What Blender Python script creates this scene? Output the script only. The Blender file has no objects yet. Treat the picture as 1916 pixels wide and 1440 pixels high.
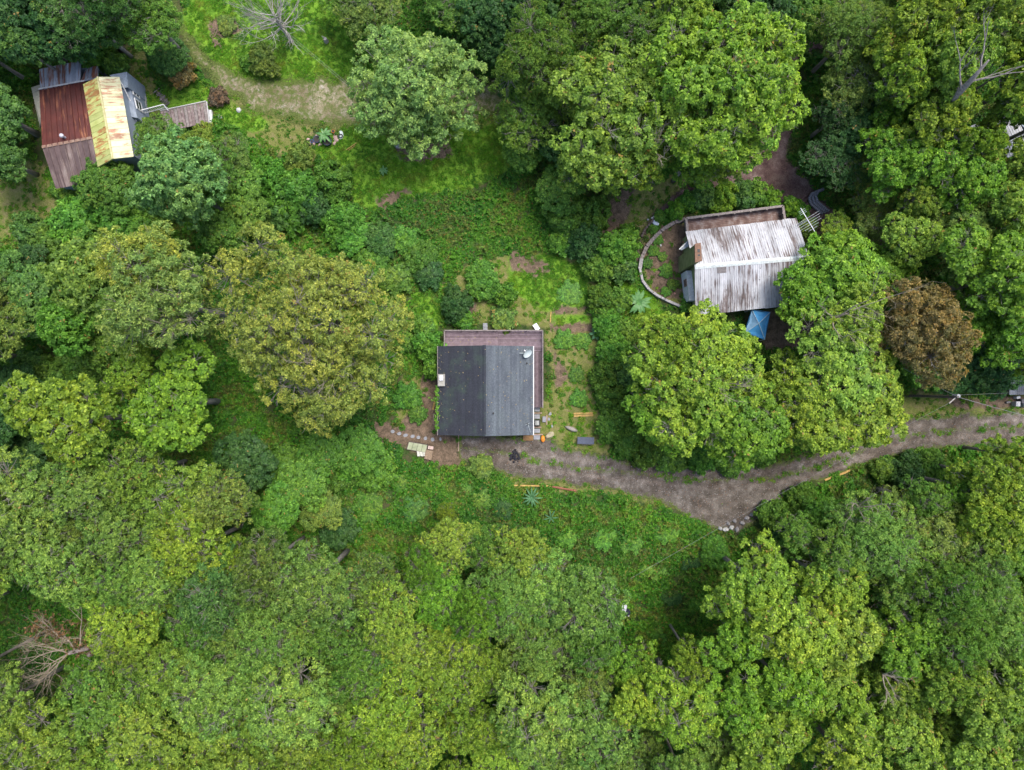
import bpy, math, random
import numpy as np
from mathutils import Vector

# ---------------------------------------------------------------- camera, sky, sun, exposure
S = bpy.context.scene
COL = S.collection
H, F = 80.0, 1280.0                      # drone height (m); focal length in photo pixels
cam_d = bpy.data.cameras.new('camera'); cam = bpy.data.objects.new('camera', cam_d); COL.objects.link(cam)
cam.location = (0, 0, H); cam.rotation_euler = (0, 0, 0)
cam_d.sensor_width = 36; cam_d.lens = F / 1916 * 36; cam_d.clip_start = .5; cam_d.clip_end = 2000
S.camera = cam
W = bpy.data.worlds.new('World'); S.world = W; W.use_nodes = True
wt = W.node_tree; bg = wt.nodes['Background']; sky = wt.nodes.new('ShaderNodeTexSky')
SUN_EL, SUN_AZ = math.radians(66), math.radians(40)     # azimuth measured from north (+Y) towards east (+X)
sky.sky_type = 'NISHITA'; sky.sun_disc = False; sky.sun_elevation = SUN_EL; sky.sun_rotation = SUN_AZ
sky.air_density = 1.0; sky.dust_density = 3.0
wt.links.new(sky.outputs[0], bg.inputs[0]); bg.inputs[1].default_value = 0.13
sd = bpy.data.lights.new('sun', 'SUN'); sd.energy = 1.5; sd.angle = math.radians(24); sd.color = (1, .95, .87)
sun = bpy.data.objects.new('sun', sd); COL.objects.link(sun)
dv = Vector((math.sin(SUN_AZ)*math.cos(SUN_EL), math.cos(SUN_AZ)*math.cos(SUN_EL), math.sin(SUN_EL)))
sun.rotation_euler = dv.to_track_quat('Z', 'Y').to_euler(); sun.location = (0, 0, 120)
S.view_settings.view_transform = 'Standard'; S.view_settings.look = 'None'
S.view_settings.gamma = 1; S.view_settings.use_curve_mapping = False
S.view_settings.exposure = 1.38
S.render.engine = 'CYCLES'
try:
    S.cycles.max_bounces = 6; S.cycles.diffuse_bounces = 4; S.cycles.transmission_bounces = 3
    S.cycles.glossy_bounces = 2; S.cycles.transparent_max_bounces = 6
except Exception: pass

rng = np.random.default_rng(7); random.seed(7)

# ---------------------------------------------------------------- terrain height and pixel -> place
def sst(a, b, x):
    t = np.clip((x - a) / (b - a), 0, 1); return t*t*(3 - 2*t)
def hgt(x, y):
    x = np.asarray(x, float); y = np.asarray(y, float)
    y0 = -13.5 + 5*sst(28, 60, x)
    bank = -4.5 * sst(0, 24, y0 - y)
    bump = .22*np.sin(x*.11+1.3)*np.cos(y*.13+.4) + .12*np.sin(x*.27+y*.19)
    return bank + bump - .15 + 1.2*sst(20, 60, y)
def P(px, py, z=0.0):
    return Vector(((px-958)*(H-z)/F, (720-py)*(H-z)/F, z))
def G(px, py, dz=0.0):
    z = 0.0
    for _ in range(4):
        p = P(px, py, z); z = float(hgt(p.x, p.y)) + dz
    return P(px, py, z)

# ---------------------------------------------------------------- numpy noise
def vnoise(x, y, s, seed=0):
    x = np.asarray(x)/s; y = np.asarray(y)/s
    xi = np.floor(x).astype(np.int64); yi = np.floor(y).astype(np.int64); fx = x-xi; fy = y-yi
    fx = fx*fx*(3-2*fx); fy = fy*fy*(3-2*fy)
    def h(a, b):
        n = (a*374761393 + b*668265263 + seed*144665) & 0x7fffffff
        n = ((n ^ (n >> 13)) * 1274126177) & 0x7fffffff
        return ((n ^ (n >> 16)) & 0xffff) / 65535.0
    return (h(xi, yi)*(1-fx)+h(xi+1, yi)*fx)*(1-fy) + (h(xi, yi+1)*(1-fx)+h(xi+1, yi+1)*fx)*fy
def fbm(x, y, s, seed=0):
    return (vnoise(x, y, s, seed)*.55 + vnoise(x, y, s/2.1, seed+3)*.3 + vnoise(x, y, s/4.3, seed+9)*.15)
def polysd(x, y, poly):
    """signed distance (m), positive inside, of points to a polygon given in photo pixels on the ground"""
    q = [((a-958)*H/F, (720-b)*H/F) for a, b in poly]
    x = np.asarray(x, float); y = np.asarray(y, float); d = np.full(x.shape, 1e9); ins = np.zeros(x.shape, bool)
    for i in range(len(q)):
        ax, ay = q[i]; bx, by = q[(i+1) % len(q)]
        ex, ey = bx-ax, by-ay; t = np.clip(((x-ax)*ex+(y-ay)*ey)/(ex*ex+ey*ey+1e-9), 0, 1)
        d = np.minimum(d, np.hypot(x-ax-t*ex, y-ay-t*ey))
        c = ((ay > y) != (by > y)) & (x < (bx-ax)*(y-ay)/((by-ay) if by != ay else 1e-9)+ax); ins ^= c
    return np.where(ins, d, -d)
def linesd(x, y, pts, widths):
    """distance minus half width to a polyline in photo pixels (widths in px); positive inside"""
    x = np.asarray(x, float); y = np.asarray(y, float); out = np.full(x.shape, -1e9)
    q = [((a-958)*H/F, (720-b)*H/F) for a, b in pts]; w = [v*H/F/2 for v in widths]
    for i in range(len(q)-1):
        ax, ay = q[i]; bx, by = q[i+1]; ex, ey = bx-ax, by-ay
        t = np.clip(((x-ax)*ex+(y-ay)*ey)/(ex*ex+ey*ey+1e-9), 0, 1)
        out = np.maximum(out, w[i]*(1-t)+w[i+1]*t - np.hypot(x-ax-t*ex, y-ay-t*ey))
    return out

# ---------------------------------------------------------------- materials
def nm(name):
    m = bpy.data.materials.new(name); m.use_nodes = True
    return m, m.node_tree, m.node_tree.nodes['Principled BSDF']
def ramp(nt, stops, interp='LINEAR'):
    r = nt.nodes.new('ShaderNodeValToRGB'); r.color_ramp.interpolation = interp; e = r.color_ramp.elements
    while len(e) < len(stops): e.new(.5)
    for k, (p, c) in enumerate(stops):
        e[k].position = p; e[k].color = (*c, 1) if len(c) == 3 else c
    return r
def noise(nt, vec, scale, detail=4, rough=.6, dist=0):
    n = nt.nodes.new('ShaderNodeTexNoise'); n.inputs['Scale'].default_value = scale
    n.inputs['Detail'].default_value = detail; n.inputs['Roughness'].default_value = rough
    n.inputs['Distortion'].default_value = dist
    if vec is not None: nt.links.new(vec, n.inputs['Vector'])
    return n
def mapping(nt, src, sc, rot=(0, 0, 0)):
    mp = nt.nodes.new('ShaderNodeMapping'); mp.inputs['Scale'].default_value = sc; mp.inputs['Rotation'].default_value = rot
    nt.links.new(src, mp.inputs['Vector']); return mp.outputs[0]
def mixc(nt, fac, a, b, mode='MIX'):
    m = nt.nodes.new('ShaderNodeMix'); m.data_type = 'RGBA'; m.blend_type = mode; m.clamp_factor = True
    for k, v in ((0, fac), (6, a), (7, b)):
        if hasattr(v, 'is_output'): nt.links.new(v, m.inputs[k])
        elif k == 0: m.inputs[0].default_value = v
        else: m.inputs[k].default_value = (*v, 1)
    return m.outputs[2]
def math_(nt, op, a, b=0.0, clamp=False):
    m = nt.nodes.new('ShaderNodeMath'); m.operation = op; m.use_clamp = clamp
    for k, v in ((0, a), (1, b)):
        if hasattr(v, 'is_output'): nt.links.new(v, m.inputs[k])
        else: m.inputs[k].default_value = v
    return m.outputs[0]
def simple(name, stops, scale=3, rough=.8, bump=.0, sc=(1, 1, 1), metal=0, coord='Object', detail=5, bscale=None, spec=.3):
    m, nt, b = nm(name); tc = nt.nodes.new('ShaderNodeTexCoord'); v = mapping(nt, tc.outputs[coord], sc)
    n = noise(nt, v, scale, detail); r = ramp(nt, stops); nt.links.new(n.outputs[0], r.inputs[0])
    nt.links.new(r.outputs[0], b.inputs['Base Color']); b.inputs['Roughness'].default_value = rough
    b.inputs['Metallic'].default_value = metal; b.inputs['Specular IOR Level'].default_value = spec
    if bump:
        n2 = noise(nt, v, bscale or scale*4, 4); bu = nt.nodes.new('ShaderNodeBump'); bu.inputs['Strength'].default_value = bump
        bu.inputs['Distance'].default_value = .05
        nt.links.new(n2.outputs[0], bu.inputs['Height']); nt.links.new(bu.outputs[0], b.inputs['Normal'])
    return m
def flat(name, c, rough=.7, metal=0):
    d = tuple(x*.72 for x in c); l = tuple(min(1, x*1.2) for x in c)
    return simple(name, [(.3, d), (.7, l)], 5, rough, .15, metal=metal)

def leaf_mat(name, inst=False, spec=.2, trans=.34, patch=None):
    """foliage: colour from the object (or from position noise for ground cover), varied by clump and by leaf"""
    m, nt, b = nm(name)
    at = nt.nodes.new('ShaderNodeAttribute'); at.attribute_name = 'leafvar'   # r leaf, g clump, b autumn rank
    sp = nt.nodes.new('ShaderNodeSeparateColor'); nt.links.new(at.outputs['Color'], sp.inputs[0])
    oi = nt.nodes.new('ShaderNodeObjectInfo')
    if not inst:
        base = oi.outputs['Color']; aut = oi.outputs['Alpha']
    else:
        ge = nt.nodes.new('ShaderNodeNewGeometry'); n = noise(nt, ge.outputs['Position'], patch[0], 4, .6)
        r = ramp(nt, patch[1]); nt.links.new(n.outputs[0], r.inputs[0])
        n2 = noise(nt, ge.outputs['Position'], patch[0]*.23, 2, .5); r2 = ramp(nt, [(.35, (.62, .7, .8)), (.62, (1.25, 1.15, .9))])
        nt.links.new(n2.outputs[0], r2.inputs[0]); base = mixc(nt, 1.0, r.outputs[0], r2.outputs[0], 'MULTIPLY')
        aut = 0.008
    v1 = ramp(nt, [(0, (.5, .58, .6)), (.5, (.92, 1, .85)), (.88, (1.45, 1.4, 1.1)), (1, (2.1, 1.95, 1.7))]); nt.links.new(sp.outputs[0], v1.inputs[0])
    v2 = ramp(nt, [(0, (.78, .92, .95)), (.5, (1, 1, 1)), (1, (1.3, 1.12, .95))]); nt.links.new(sp.outputs[1], v2.inputs[0])
    c = mixc(nt, 1.0, base, v1.outputs[0], 'MULTIPLY'); c = mixc(nt, 1.0, c, v2.outputs[0], 'MULTIPLY')
    f = math_(nt, 'LESS_THAN', sp.outputs[2], aut)
    ac = ramp(nt, [(0, (.3, .2, .05)), (.5, (.3, .17, .05)), (1, (.36, .28, .08))]); nt.links.new(sp.outputs[0], ac.inputs[0])
    c = mixc(nt, f, c, ac.outputs[0])
    nt.links.new(c, b.inputs['Base Color']); b.inputs['Roughness'].default_value = .5; b.inputs['Specular IOR Level'].default_value = spec
    tr = nt.nodes.new('ShaderNodeBsdfTranslucent'); tcol = mixc(nt, 1.0, c, (1.5, 1.6, .6), 'MULTIPLY'); nt.links.new(tcol, tr.inputs[0])
    mx = nt.nodes.new('ShaderNodeMixShader'); mx.inputs[0].default_value = trans
    nt.links.new(b.outputs[0], mx.inputs[1]); nt.links.new(tr.outputs[0], mx.inputs[2])
    nt.links.new(mx.outputs[0], nt.nodes['Material Output'].inputs[0])
    return m
LEAF = leaf_mat('foliage_mat')
BARK = simple('bark_mat', [(.3, (.12, .105, .09)), (.7, (.28, .26, .23))], 6, .9, .4, sc=(1, 1, .2))
PALEBARK = simple('pale_bark_mat', [(.3, (.2, .18, .16)), (.7, (.42, .4, .36))], 6, .9, .3)

# ---------------------------------------------------------------- mesh helpers
class MB:
    def __init__(s): s.v = []; s.f = []; s.uv = {}
    def quad(s, a, b, c, d):
        k = len(s.v); s.v += [tuple(a), tuple(b), tuple(c), tuple(d)]; s.f.append((k, k+1, k+2, k+3))
    def hexa(s, b4, t4):
        k = len(s.v); s.v += [tuple(p) for p in b4] + [tuple(p) for p in t4]
        for q in ((3, 2, 1, 0), (4, 5, 6, 7), (0, 1, 5, 4), (1, 2, 6, 5), (2, 3, 7, 6), (3, 0, 4, 7)): s.f.append(tuple(k+i for i in q))
    def box(s, c, sz, rz=0, tilt=0):
        hx, hy, hz = sz[0]/2, sz[1]/2, sz[2]/2; ca, sa = math.cos(rz), math.sin(rz)
        def T(x, y, z):
            z2 = z + x*math.tan(tilt); return (c[0]+x*ca-y*sa, c[1]+x*sa+y*ca, c[2]+z2)
        q = [(-hx, -hy), (hx, -hy), (hx, hy), (-hx, hy)]
        s.hexa([T(x, y, -hz) for x, y in q], [T(x, y, hz) for x, y in q])
    def bar(s, a, b, w, h=None, up=Vector((0, 0, 1))):
        a = Vector(a); b = Vector(b); h = h or w; d = (b-a).normalized()
        sd_ = d.cross(up)
        if sd_.length < 1e-4: sd_ = Vector((1, 0, 0))
        sd_.normalize(); u = sd_.cross(d).normalized()
        o = [(-w/2, -h/2), (w/2, -h/2), (w/2, h/2), (-w/2, h/2)]
        s.hexa([a+sd_*x+u*y for x, y in o], [b+sd_*x+u*y for x, y in o])
    def tube(s, pts, rad, n=6, cap=True):
        pts = [Vector(p) for p in pts]; ks = []
        for i, p in enumerate(pts):
            d = (pts[min(i+1, len(pts)-1)]-pts[max(i-1, 0)]).normalized()
            a = d.cross(Vector((.31, .17, .93)));
            if a.length < 1e-3: a = d.cross(Vector((1, 0, 0)))
            a.normalize(); b = d.cross(a); k = len(s.v); ks.append(k); r = rad[i] if hasattr(rad, '__len__') else rad
            for j in range(n):
                t = 2*math.pi*j/n; s.v.append(tuple(p+(a*math.cos(t)+b*math.sin(t))*r))
        for i in range(len(ks)-1):
            for j in range(n):
                j2 = (j+1) % n; s.f.append((ks[i]+j, ks[i]+j2, ks[i+1]+j2, ks[i+1]+j))
        if cap: s.f.append(tuple(ks[0]+j for j in range(n))[::-1]); s.f.append(tuple(ks[-1]+j for j in range(n)))
    def disc(s, c, rx, ry, h, n=14, rz=0, jit=0, top=1.0):
        c = Vector(c); k = len(s.v)
        js = [1+random.uniform(-jit, jit) for _ in range(n)]
        for z, q in ((0, 1), (h, top)):
            for i in range(n):
                t = 2*math.pi*i/n; x = rx*q*js[i]*math.cos(t); y = ry*q*js[i]*math.sin(t)
                s.v.append((c.x+x*math.cos(rz)-y*math.sin(rz), c.y+x*math.sin(rz)+y*math.cos(rz), c.z+z))
        for i in range(n): s.f.append((k+i, k+(i+1) % n, k+n+(i+1) % n, k+n+i))
        s.f.append(tuple(k+n+i for i in range(n))); s.f.append(tuple(k+i for i in range(n))[::-1])
    def ell(s, c, r, nu=10, nv=6, jit=0, rz=0):
        c = Vector(c); k = len(s.v); ca, sa = math.cos(rz), math.sin(rz)
        for j in range(nv+1):
            ph = math.pi*j/nv
            for i in range(nu):
                t = 2*math.pi*i/nu; q = 1+random.uniform(-jit, jit)
                x = r[0]*q*math.sin(ph)*math.cos(t); y = r[1]*q*math.sin(ph)*math.sin(t)
                s.v.append((c.x+x*ca-y*sa, c.y+x*sa+y*ca, c.z+r[2]*q*math.cos(ph)))
        for j in range(nv):
            for i in range(nu):
                i2 = (i+1) % nu; s.f.append((k+j*nu+i, k+(j+1)*nu+i, k+(j+1)*nu+i2, k+j*nu+i2))
    def mesh(s, name, mat, bevel=0, smooth=False):
        me = bpy.data.meshes.new(name); me.from_pydata(s.v, [], s.f); me.update()
        if mat: me.materials.append(mat)
        if smooth: me.polygons.foreach_set('use_smooth', [True]*len(me.polygons))
        return me
    def build(s, name, mat, parent=None, bevel=0, smooth=False):
        o = bpy.data.objects.new(name, s.mesh(name, mat, smooth=smooth)); COL.objects.link(o)
        if parent: o.parent = parent
        if bevel:
            b = o.modifiers.new('bevel', 'BEVEL'); b.width = bevel; b.segments = 1; b.limit_method = 'ANGLE'
        return o
def tag(o, label=None, cat=None, group=None, kind=None):
    if label: o['label'] = label
    if cat: o['category'] = cat
    if group: o['group'] = group
    if kind: o['kind'] = kind
    elif cat: o['kind'] = 'thing'
    return o
def empty(name, label, cat, loc=(0, 0, 0), group=None):
    o = bpy.data.objects.new(name, None); COL.objects.link(o); o.location = loc; o.empty_display_size = .2
    return tag(o, label, cat, group)
def part(mb, name, mat, root, bevel=0, smooth=False, label=None):
    """mesh made in world coordinates, shifted so that it sits right under root"""
    off = Vector(root.location)
    mb.v = [(x-off.x, y-off.y, z-off.z) for x, y, z in mb.v]
    o = mb.build(name, mat, root, bevel, smooth)
    if label: o['label'] = label
    OFF[o.name] = off
    return o
OFF = {}
def sub(mb, name, mat, prt, bevel=0, smooth=False, label=None):
    """sub-part of a part; a part has no offset of its own, so only the root's offset counts"""
    off = OFF[prt.name]; mb.v = [(x-off.x, y-off.y, z-off.z) for x, y, z in mb.v]
    o = mb.build(name, mat, prt, bevel, smooth)
    if label: o['label'] = label
    return o
def solo(mb, name, mat, label, cat, group=None, bevel=0, smooth=False, base=None):
    """a thing that is one mesh: origin at its base"""
    v = np.array(mb.v); b = Vector(base) if base is not None else Vector((v[:, 0].mean(), v[:, 1].mean(), v[:, 2].min()))
    mb.v = [(x-b.x, y-b.y, z-b.z) for x, y, z in mb.v]
    o = mb.build(name, mat, None, bevel, smooth); o.location = b
    return tag(o, label, cat, group)
def np_mesh(name, verts, nq, mat, k=4):
    """mesh of nq separate k-gons from an array of nq*k vertices"""
    me = bpy.data.meshes.new(name); n = nq*k
    me.vertices.add(n); me.vertices.foreach_set('co', verts.astype(np.float32).ravel())
    me.loops.add(n); me.loops.foreach_set('vertex_index', np.arange(n, dtype=np.int32))
    me.polygons.add(nq); me.polygons.foreach_set('loop_start', np.arange(0, n, k, dtype=np.int32))
    me.polygons.foreach_set('loop_total', np.full(nq, k, dtype=np.int32))
    if mat: me.materials.append(mat)
    me.update(calc_edges=True); return me
def face_col(me, name, arr, k=4):
    a = me.attributes.new(name, 'FLOAT_COLOR', 'FACE'); q = np.ones((len(arr), 4), np.float32); q[:, :3] = arr
    a.data.foreach_set('color', q.ravel())

# ---------------------------------------------------------------- ground
LAWN = [[(350,-60),(680,-60),(670,150),(640,160),(520,172),(440,150),(385,105),(345,60)],
        [(585,262),(640,240),(720,235),(960,225),(990,300),(920,335),(800,365),(700,392),(655,365),(640,315),(600,300)],
        [(250,185),(300,170),(360,150),(410,165),(430,195),(400,205),(300,205),(265,205)],
        [(395,205),(480,205),(500,235),(450,250),(420,235)],
        [(955,480),(1040,470),(1100,500),(1105,580),(1000,575),(950,540)],
        [(765,545),(815,540),(835,600),(810,620),(775,600)],
        [(1150,520),(1200,525),(1240,580),(1270,600),(1200,610),(1150,580)],
        [(1035,588),(1100,588),(1102,606),(1035,606)]]
OLIVE = [[(-60,290),(60,300),(140,370),(95,440),(30,445),(-60,440)],
         [(380,195),(520,160),(700,150),(960,150),(960,240),(640,250),(590,250),(590,310),(520,290),(440,240)],
         [(235,95),(270,95),(300,160),(300,210),(240,200),(245,150)],
         [(820,600),(840,520),(900,480),(1115,465),(1118,760),(1025,760),(1020,615)],
         [(1010,745),(1125,755),(1150,865),(1040,845),(1010,830)],
         [(1190,330),(1290,330),(1260,380),(1200,440),(1160,450),(1100,400)],
         [(1200,450),(1230,420),(1290,420),(1280,580),(1240,560),(1205,525)],
         [(740,700),(790,690),(800,790),(750,800)],
         [(890,865),(1100,895),(1260,915),(1330,960),(1150,930),(960,900)],
         [(1600,735),(1940,735),(1940,785),(1700,790)]]
DIRT = [[(700,790),(745,800),(790,760),(790,700),(835,690),(835,812),(875,815),(860,870),(815,870),(760,835),(715,825)],
        [(1425,585),(1560,560),(1600,620),(1520,660),(1430,660)],
        [(1530,405),(1660,415),(1680,480),(1560,490),(1510,450)],
        [(1120,380),(1200,335),(1180,400),(1150,440),(1125,420)],
        [(1205,455),(1240,425),(1285,430),(1275,500),(1285,560),(1240,555),(1210,520)],
        [(1030,650),(1060,672),(1062,700),(1045,720),(1032,700)],
        [(1040,572),(1110,572),(1110,586),(1036,586)],[(1030,606),(1112,606),(1112,618),(1030,618)],
        [(700,370),(760,345),(780,360),(720,390)],[(735,262),(835,258),(850,290),(760,300)],
        
        [(960,470),(1010,480),(1040,500),(1000,520),(955,500)],[(860,555),(890,550),(900,590),(875,600)],
        
        [(1760,735),(1916,745),(1916,760),(1790,765)],
        [(395,30),(440,30),(450,60),(415,75),(390,50)]]
TRACK_PTS = [(318,-60),(330,10),(345,60),(375,110),(430,155),(500,182),(600,190),(700,196),(820,190),(960,180),(1060,175)]
TRACK_W = [30,32,36,44,58,88,104,98,80,70,60]
ROAD = [(858,816),(1012,818),(1040,836),(1100,850),(1180,866),(1300,877),(1440,872),(1540,848),(1640,808),(1700,786),(1790,778),(1990,772),
        (1990,826),(1900,829),(1790,832),(1690,847),(1600,870),(1540,892),(1470,922),(1425,962),(1390,992),(1350,992),(1300,968),(1235,936),(1165,918),
        (1100,906),(1030,900),(960,886),(900,868),(858,858)]
PATH_PTS = [(1560,75),(1500,88),(1470,105),(1475,150),(1465,200),(1440,260),(1435,315),(1480,360),(1540,405),(1600,440)]
PATH_W = [22,24,30,40,56,64,74,70,46,40]
PATH2_PTS = [(1430,320),(1340,340),(1270,368),(1225,405),(1197,450),(1190,495)]
PATH2_W = [56,44,26,14,10,8]
def masks(x, y):
    """ground cover fractions at world points: lawn, olive (thin dry grass), dirt, road"""
    n1 = (fbm(x, y, 3.0, 1)-.5)*3.2; n2 = (fbm(x, y, 1.3, 5)-.5)*1.6
    def u(polys, soft=.7):
        m = np.zeros(np.shape(x))
        for p in polys: m = np.maximum(m, sst(-soft, soft, polysd(x, y, p)+n1*.55+n2*.5))
        return m
    lawn = u(LAWN, .9); ol = u(OLIVE, .9); dirt = u(DIRT, .7)
    tr = linesd(x, y, TRACK_PTS, TRACK_W)+n2; pa = np.maximum(linesd(x, y, PATH_PTS, PATH_W), linesd(x, y, PATH2_PTS, PATH2_W))+n2*.7
    rd = polysd(x, y, ROAD)+n2*.8+.35
    return lawn, ol, dirt, tr, pa, rd

def grid_mesh(name, xs, ys, zfun):
    X, Y = np.meshgrid(xs, ys); Z = zfun(X, Y); nx, ny = len(xs), len(ys)
    v = np.stack([X, Y, Z], -1).reshape(-1, 3)
    i, j = np.meshgrid(np.arange(nx-1), np.arange(ny-1)); a = (j*nx+i).ravel()
    f = np.stack([a, a+1, a+nx+1, a+nx], -1)
    return v, f
def from_vf(name, v, f, mat):
    me = bpy.data.meshes.new(name); me.vertices.add(len(v)); me.vertices.foreach_set('co', v.astype(np.float32).ravel())
    me.loops.add(f.size); me.loops.foreach_set('vertex_index', f.astype(np.int32).ravel())
    me.polygons.add(len(f)); me.polygons.foreach_set('loop_start', np.arange(0, f.size, 4, dtype=np.int32))
    me.polygons.foreach_set('loop_total', np.full(len(f), 4, dtype=np.int32)); me.update(calc_edges=True)
    me.polygons.foreach_set('use_smooth', [True]*len(f))
    me.materials.append(mat); return me
def pt_col(me, name, arr):
    a = me.attributes.new(name, 'FLOAT_COLOR', 'POINT'); a.data.foreach_set('color', arr.astype(np.float32).ravel())

def ground_material():
    m, nt, b = nm('ground_mat')
    at = nt.nodes.new('ShaderNodeAttribute'); at.attribute_name = 'cover'; sp = nt.nodes.new('ShaderNodeSeparateColor'); nt.links.new(at.outputs['Color'], sp.inputs[0])
    ge = nt.nodes.new('ShaderNodeNewGeometry'); pos = ge.outputs['Position']
    def col(scale, stops, det=6):
        n = noise(nt, pos, scale, det, .7); r = ramp(nt, stops); nt.links.new(n.outputs[0], r.inputs[0]); return r.outputs[0]
    floor = col(1.1, [(.3, (.02, .035, .012)), (.48, (.04, .07, .018)), (.6, (.065, .065, .03)), (.75, (.09, .075, .04))])
    lawn = col(.9, [(.28, (.07, .15, .018)), (.45, (.10, .21, .02)), (.6, (.13, .26, .025)), (.75, (.18, .25, .05))])
    fine = col(9, [(.3, (.6, .6, .6)), (.7, (1.4, 1.4, 1.4))])
    mot = col(.25, [(.35, (.75, .8, .8)), (.65, (1.25, 1.15, 1.1))], 3)
    lawn = mixc(nt, 1.0, mixc(nt, 1.0, lawn, fine, 'MULTIPLY'), mot, 'MULTIPLY')
    olive = col(1.3, [(.3, (.085, .125, .025)), (.5, (.145, .155, .045)), (.7, (.2, .165, .085))]); olive = mixc(nt, 1.0, olive, fine, 'MULTIPLY')
    dirt = col(1.6, [(.3, (.06, .045, .03)), (.5, (.13, .095, .066)), (.68, (.2, .14, .1)), (.8, (.28, .22, .17))]); dirt = mixc(nt, 1.0, dirt, fine, 'MULTIPLY')
    n = noise(nt, pos, 1.7, 5, .7)
    def sharp(s):
        return math_(nt, 'MULTIPLY', math_(nt, 'SUBTRACT', math_(nt, 'ADD', s, math_(nt, 'MULTIPLY', n.outputs[0], .9)), .75), 3.0, True)
    c = mixc(nt, sharp(sp.outputs[1]), floor, olive); c = mixc(nt, sharp(sp.outputs[0]), c, lawn); c = mixc(nt, sharp(sp.outputs[2]), c, dirt)
    nt.links.new(c, b.inputs['Base Color']); b.inputs['Roughness'].default_value = .95; b.inputs['Specular IOR Level'].default_value = .1
    nb = noise(nt, pos, 6, 6, .75); bu = nt.nodes.new('ShaderNodeBump'); bu.inputs['Strength'].default_value = .9; bu.inputs['Distance'].default_value = .12
    nt.links.new(nb.outputs[0], bu.inputs['Height']); nt.links.new(bu.outputs[0], b.inputs['Normal'])
    return m
far = np.array([-900, -500, -300, -200, -140, -110]); 
xs = np.concatenate([far, np.arange(-90, 90.01, .5), -far[::-1]]); ys = np.concatenate([far, np.arange(-72, 72.01, .5), -far[::-1]])
v, f = grid_mesh('ground', xs, ys, hgt)
me = from_vf('ground', v, f, ground_material())
lw, ol, di, tr, pa, rd = masks(v[:, 0], v[:, 1])
pt_col(me, 'cover', np.stack([lw, ol, di, np.ones_like(lw)], -1))
go = bpy.data.objects.new('ground', me); COL.objects.link(go); tag(go, kind='structure')

def sheet(name, sdfun, bounds, stops, step=.25, dz=.035, fade=.55, greens=None, bump=.8, ruts=None):
    """irregular track laid on the ground: cells where the outline function is positive"""
    (x0, y0), (x1, y1) = [((a-958)*H/F, (720-b)*H/F) for a, b in bounds]
    xs = np.arange(min(x0, x1), max(x0, x1), step); ys = np.arange(min(y0, y1), max(y0, y1), step)
    v, f = grid_mesh(name, xs, ys, lambda X, Y: hgt(X, Y)+dz)
    s = sdfun(v[:, 0], v[:, 1]); keep = (s[f] > -.45).any(1); f = f[keep]
    used = np.unique(f); mp = np.zeros(len(v), int); mp[used] = np.arange(len(used)); v = v[used]; f = mp[f]; s = s[used]
    v[:, 2] -= .12*np.clip(-s, 0, .45)
    m, nt, b = nm(name+'_mat'); ge = nt.nodes.new('ShaderNodeNewGeometry'); pos = ge.outputs['Position']
    n = noise(nt, pos, 1.0, 7, .72); r = ramp(nt, stops); nt.links.new(n.outputs[0], r.inputs[0]); c = r.outputs[0]
    n3 = noise(nt, pos, 16, 3, .6); r3 = ramp(nt, [(.3, (.55, .55, .55)), (.52, (1, 1, 1)), (.72, (1.7, 1.65, 1.6))]); nt.links.new(n3.outputs[0], r3.inputs[0])
    c = mixc(nt, 1.0, c, r3.outputs[0], 'MULTIPLY')
    nl = noise(nt, pos, .28, 3, .6); rl = ramp(nt, [(.35, (.7, .66, .64)), (.65, (1.2, 1.2, 1.22))]); nt.links.new(nl.outputs[0], rl.inputs[0])
    c = mixc(nt, 1.0, c, rl.outputs[0], 'MULTIPLY')
    at = nt.nodes.new('ShaderNodeAttribute'); at.attribute_name = 'cover'; sp = nt.nodes.new('ShaderNodeSeparateColor'); nt.links.new(at.outputs['Color'], sp.inputs[0])
    c = mixc(nt, math_(nt, 'MULTIPLY', sp.outputs[2], .75), c, mixc(nt, 1.0, c, (1.45, 1.42, 1.42), 'MULTIPLY'))
    if greens:
        ng = noise(nt, pos, 2.2, 5, .7); gf = math_(nt, 'MULTIPLY', math_(nt, 'SUBTRACT', math_(nt, 'ADD', ng.outputs[0], sp.outputs[1]), 1-greens), 6, True)
        rg = ramp(nt, [(.35, (.05, .085, .018)), (.6, (.11, .13, .035))]); nt.links.new(n3.outputs[0], rg.inputs[0]); c = mixc(nt, gf, c, rg.outputs[0])
    nt.links.new(c, b.inputs['Base Color']); b.inputs['Roughness'].default_value = .92; b.inputs['Specular IOR Level'].default_value = .15
    nb = noise(nt, pos, 9, 5, .8); bu = nt.nodes.new('ShaderNodeBump'); bu.inputs['Strength'].default_value = bump; bu.inputs['Distance'].default_value = .08
    nt.links.new(nb.outputs[0], bu.inputs['Height']); nt.links.new(bu.outputs[0], b.inputs['Normal'])
    ne = noise(nt, pos, 4.5, 4, .7); al = math_(nt, 'MULTIPLY', math_(nt, 'ADD', sp.outputs[0], math_(nt, 'MULTIPLY', math_(nt, 'SUBTRACT', ne.outputs[0], .5), 1.6)), 3.0, True)
    nt.links.new(al, b.inputs['Alpha'])
    me = from_vf(name, v, f, m)
    mid = np.exp(-((s-.0)/.5)**2)*.3; rut = s*0
    if ruts:
        cd = -linesd(v[:, 0], v[:, 1], ruts, [0]*len(ruts)); rut = np.exp(-((cd-.85)/.28)**2); mid = np.maximum(mid, .22*np.exp(-(cd/.35)**2))
    pt_col(me, 'cover', np.stack([np.clip(s/fade+.15, 0, 1), mid, rut, s*0+1], -1))
    o = bpy.data.objects.new(name, me); COL.objects.link(o); tag(o, kind='structure'); return o
_n = lambda x, y: (fbm(x, y, 1.6, 5)-.5)*1.3
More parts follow.
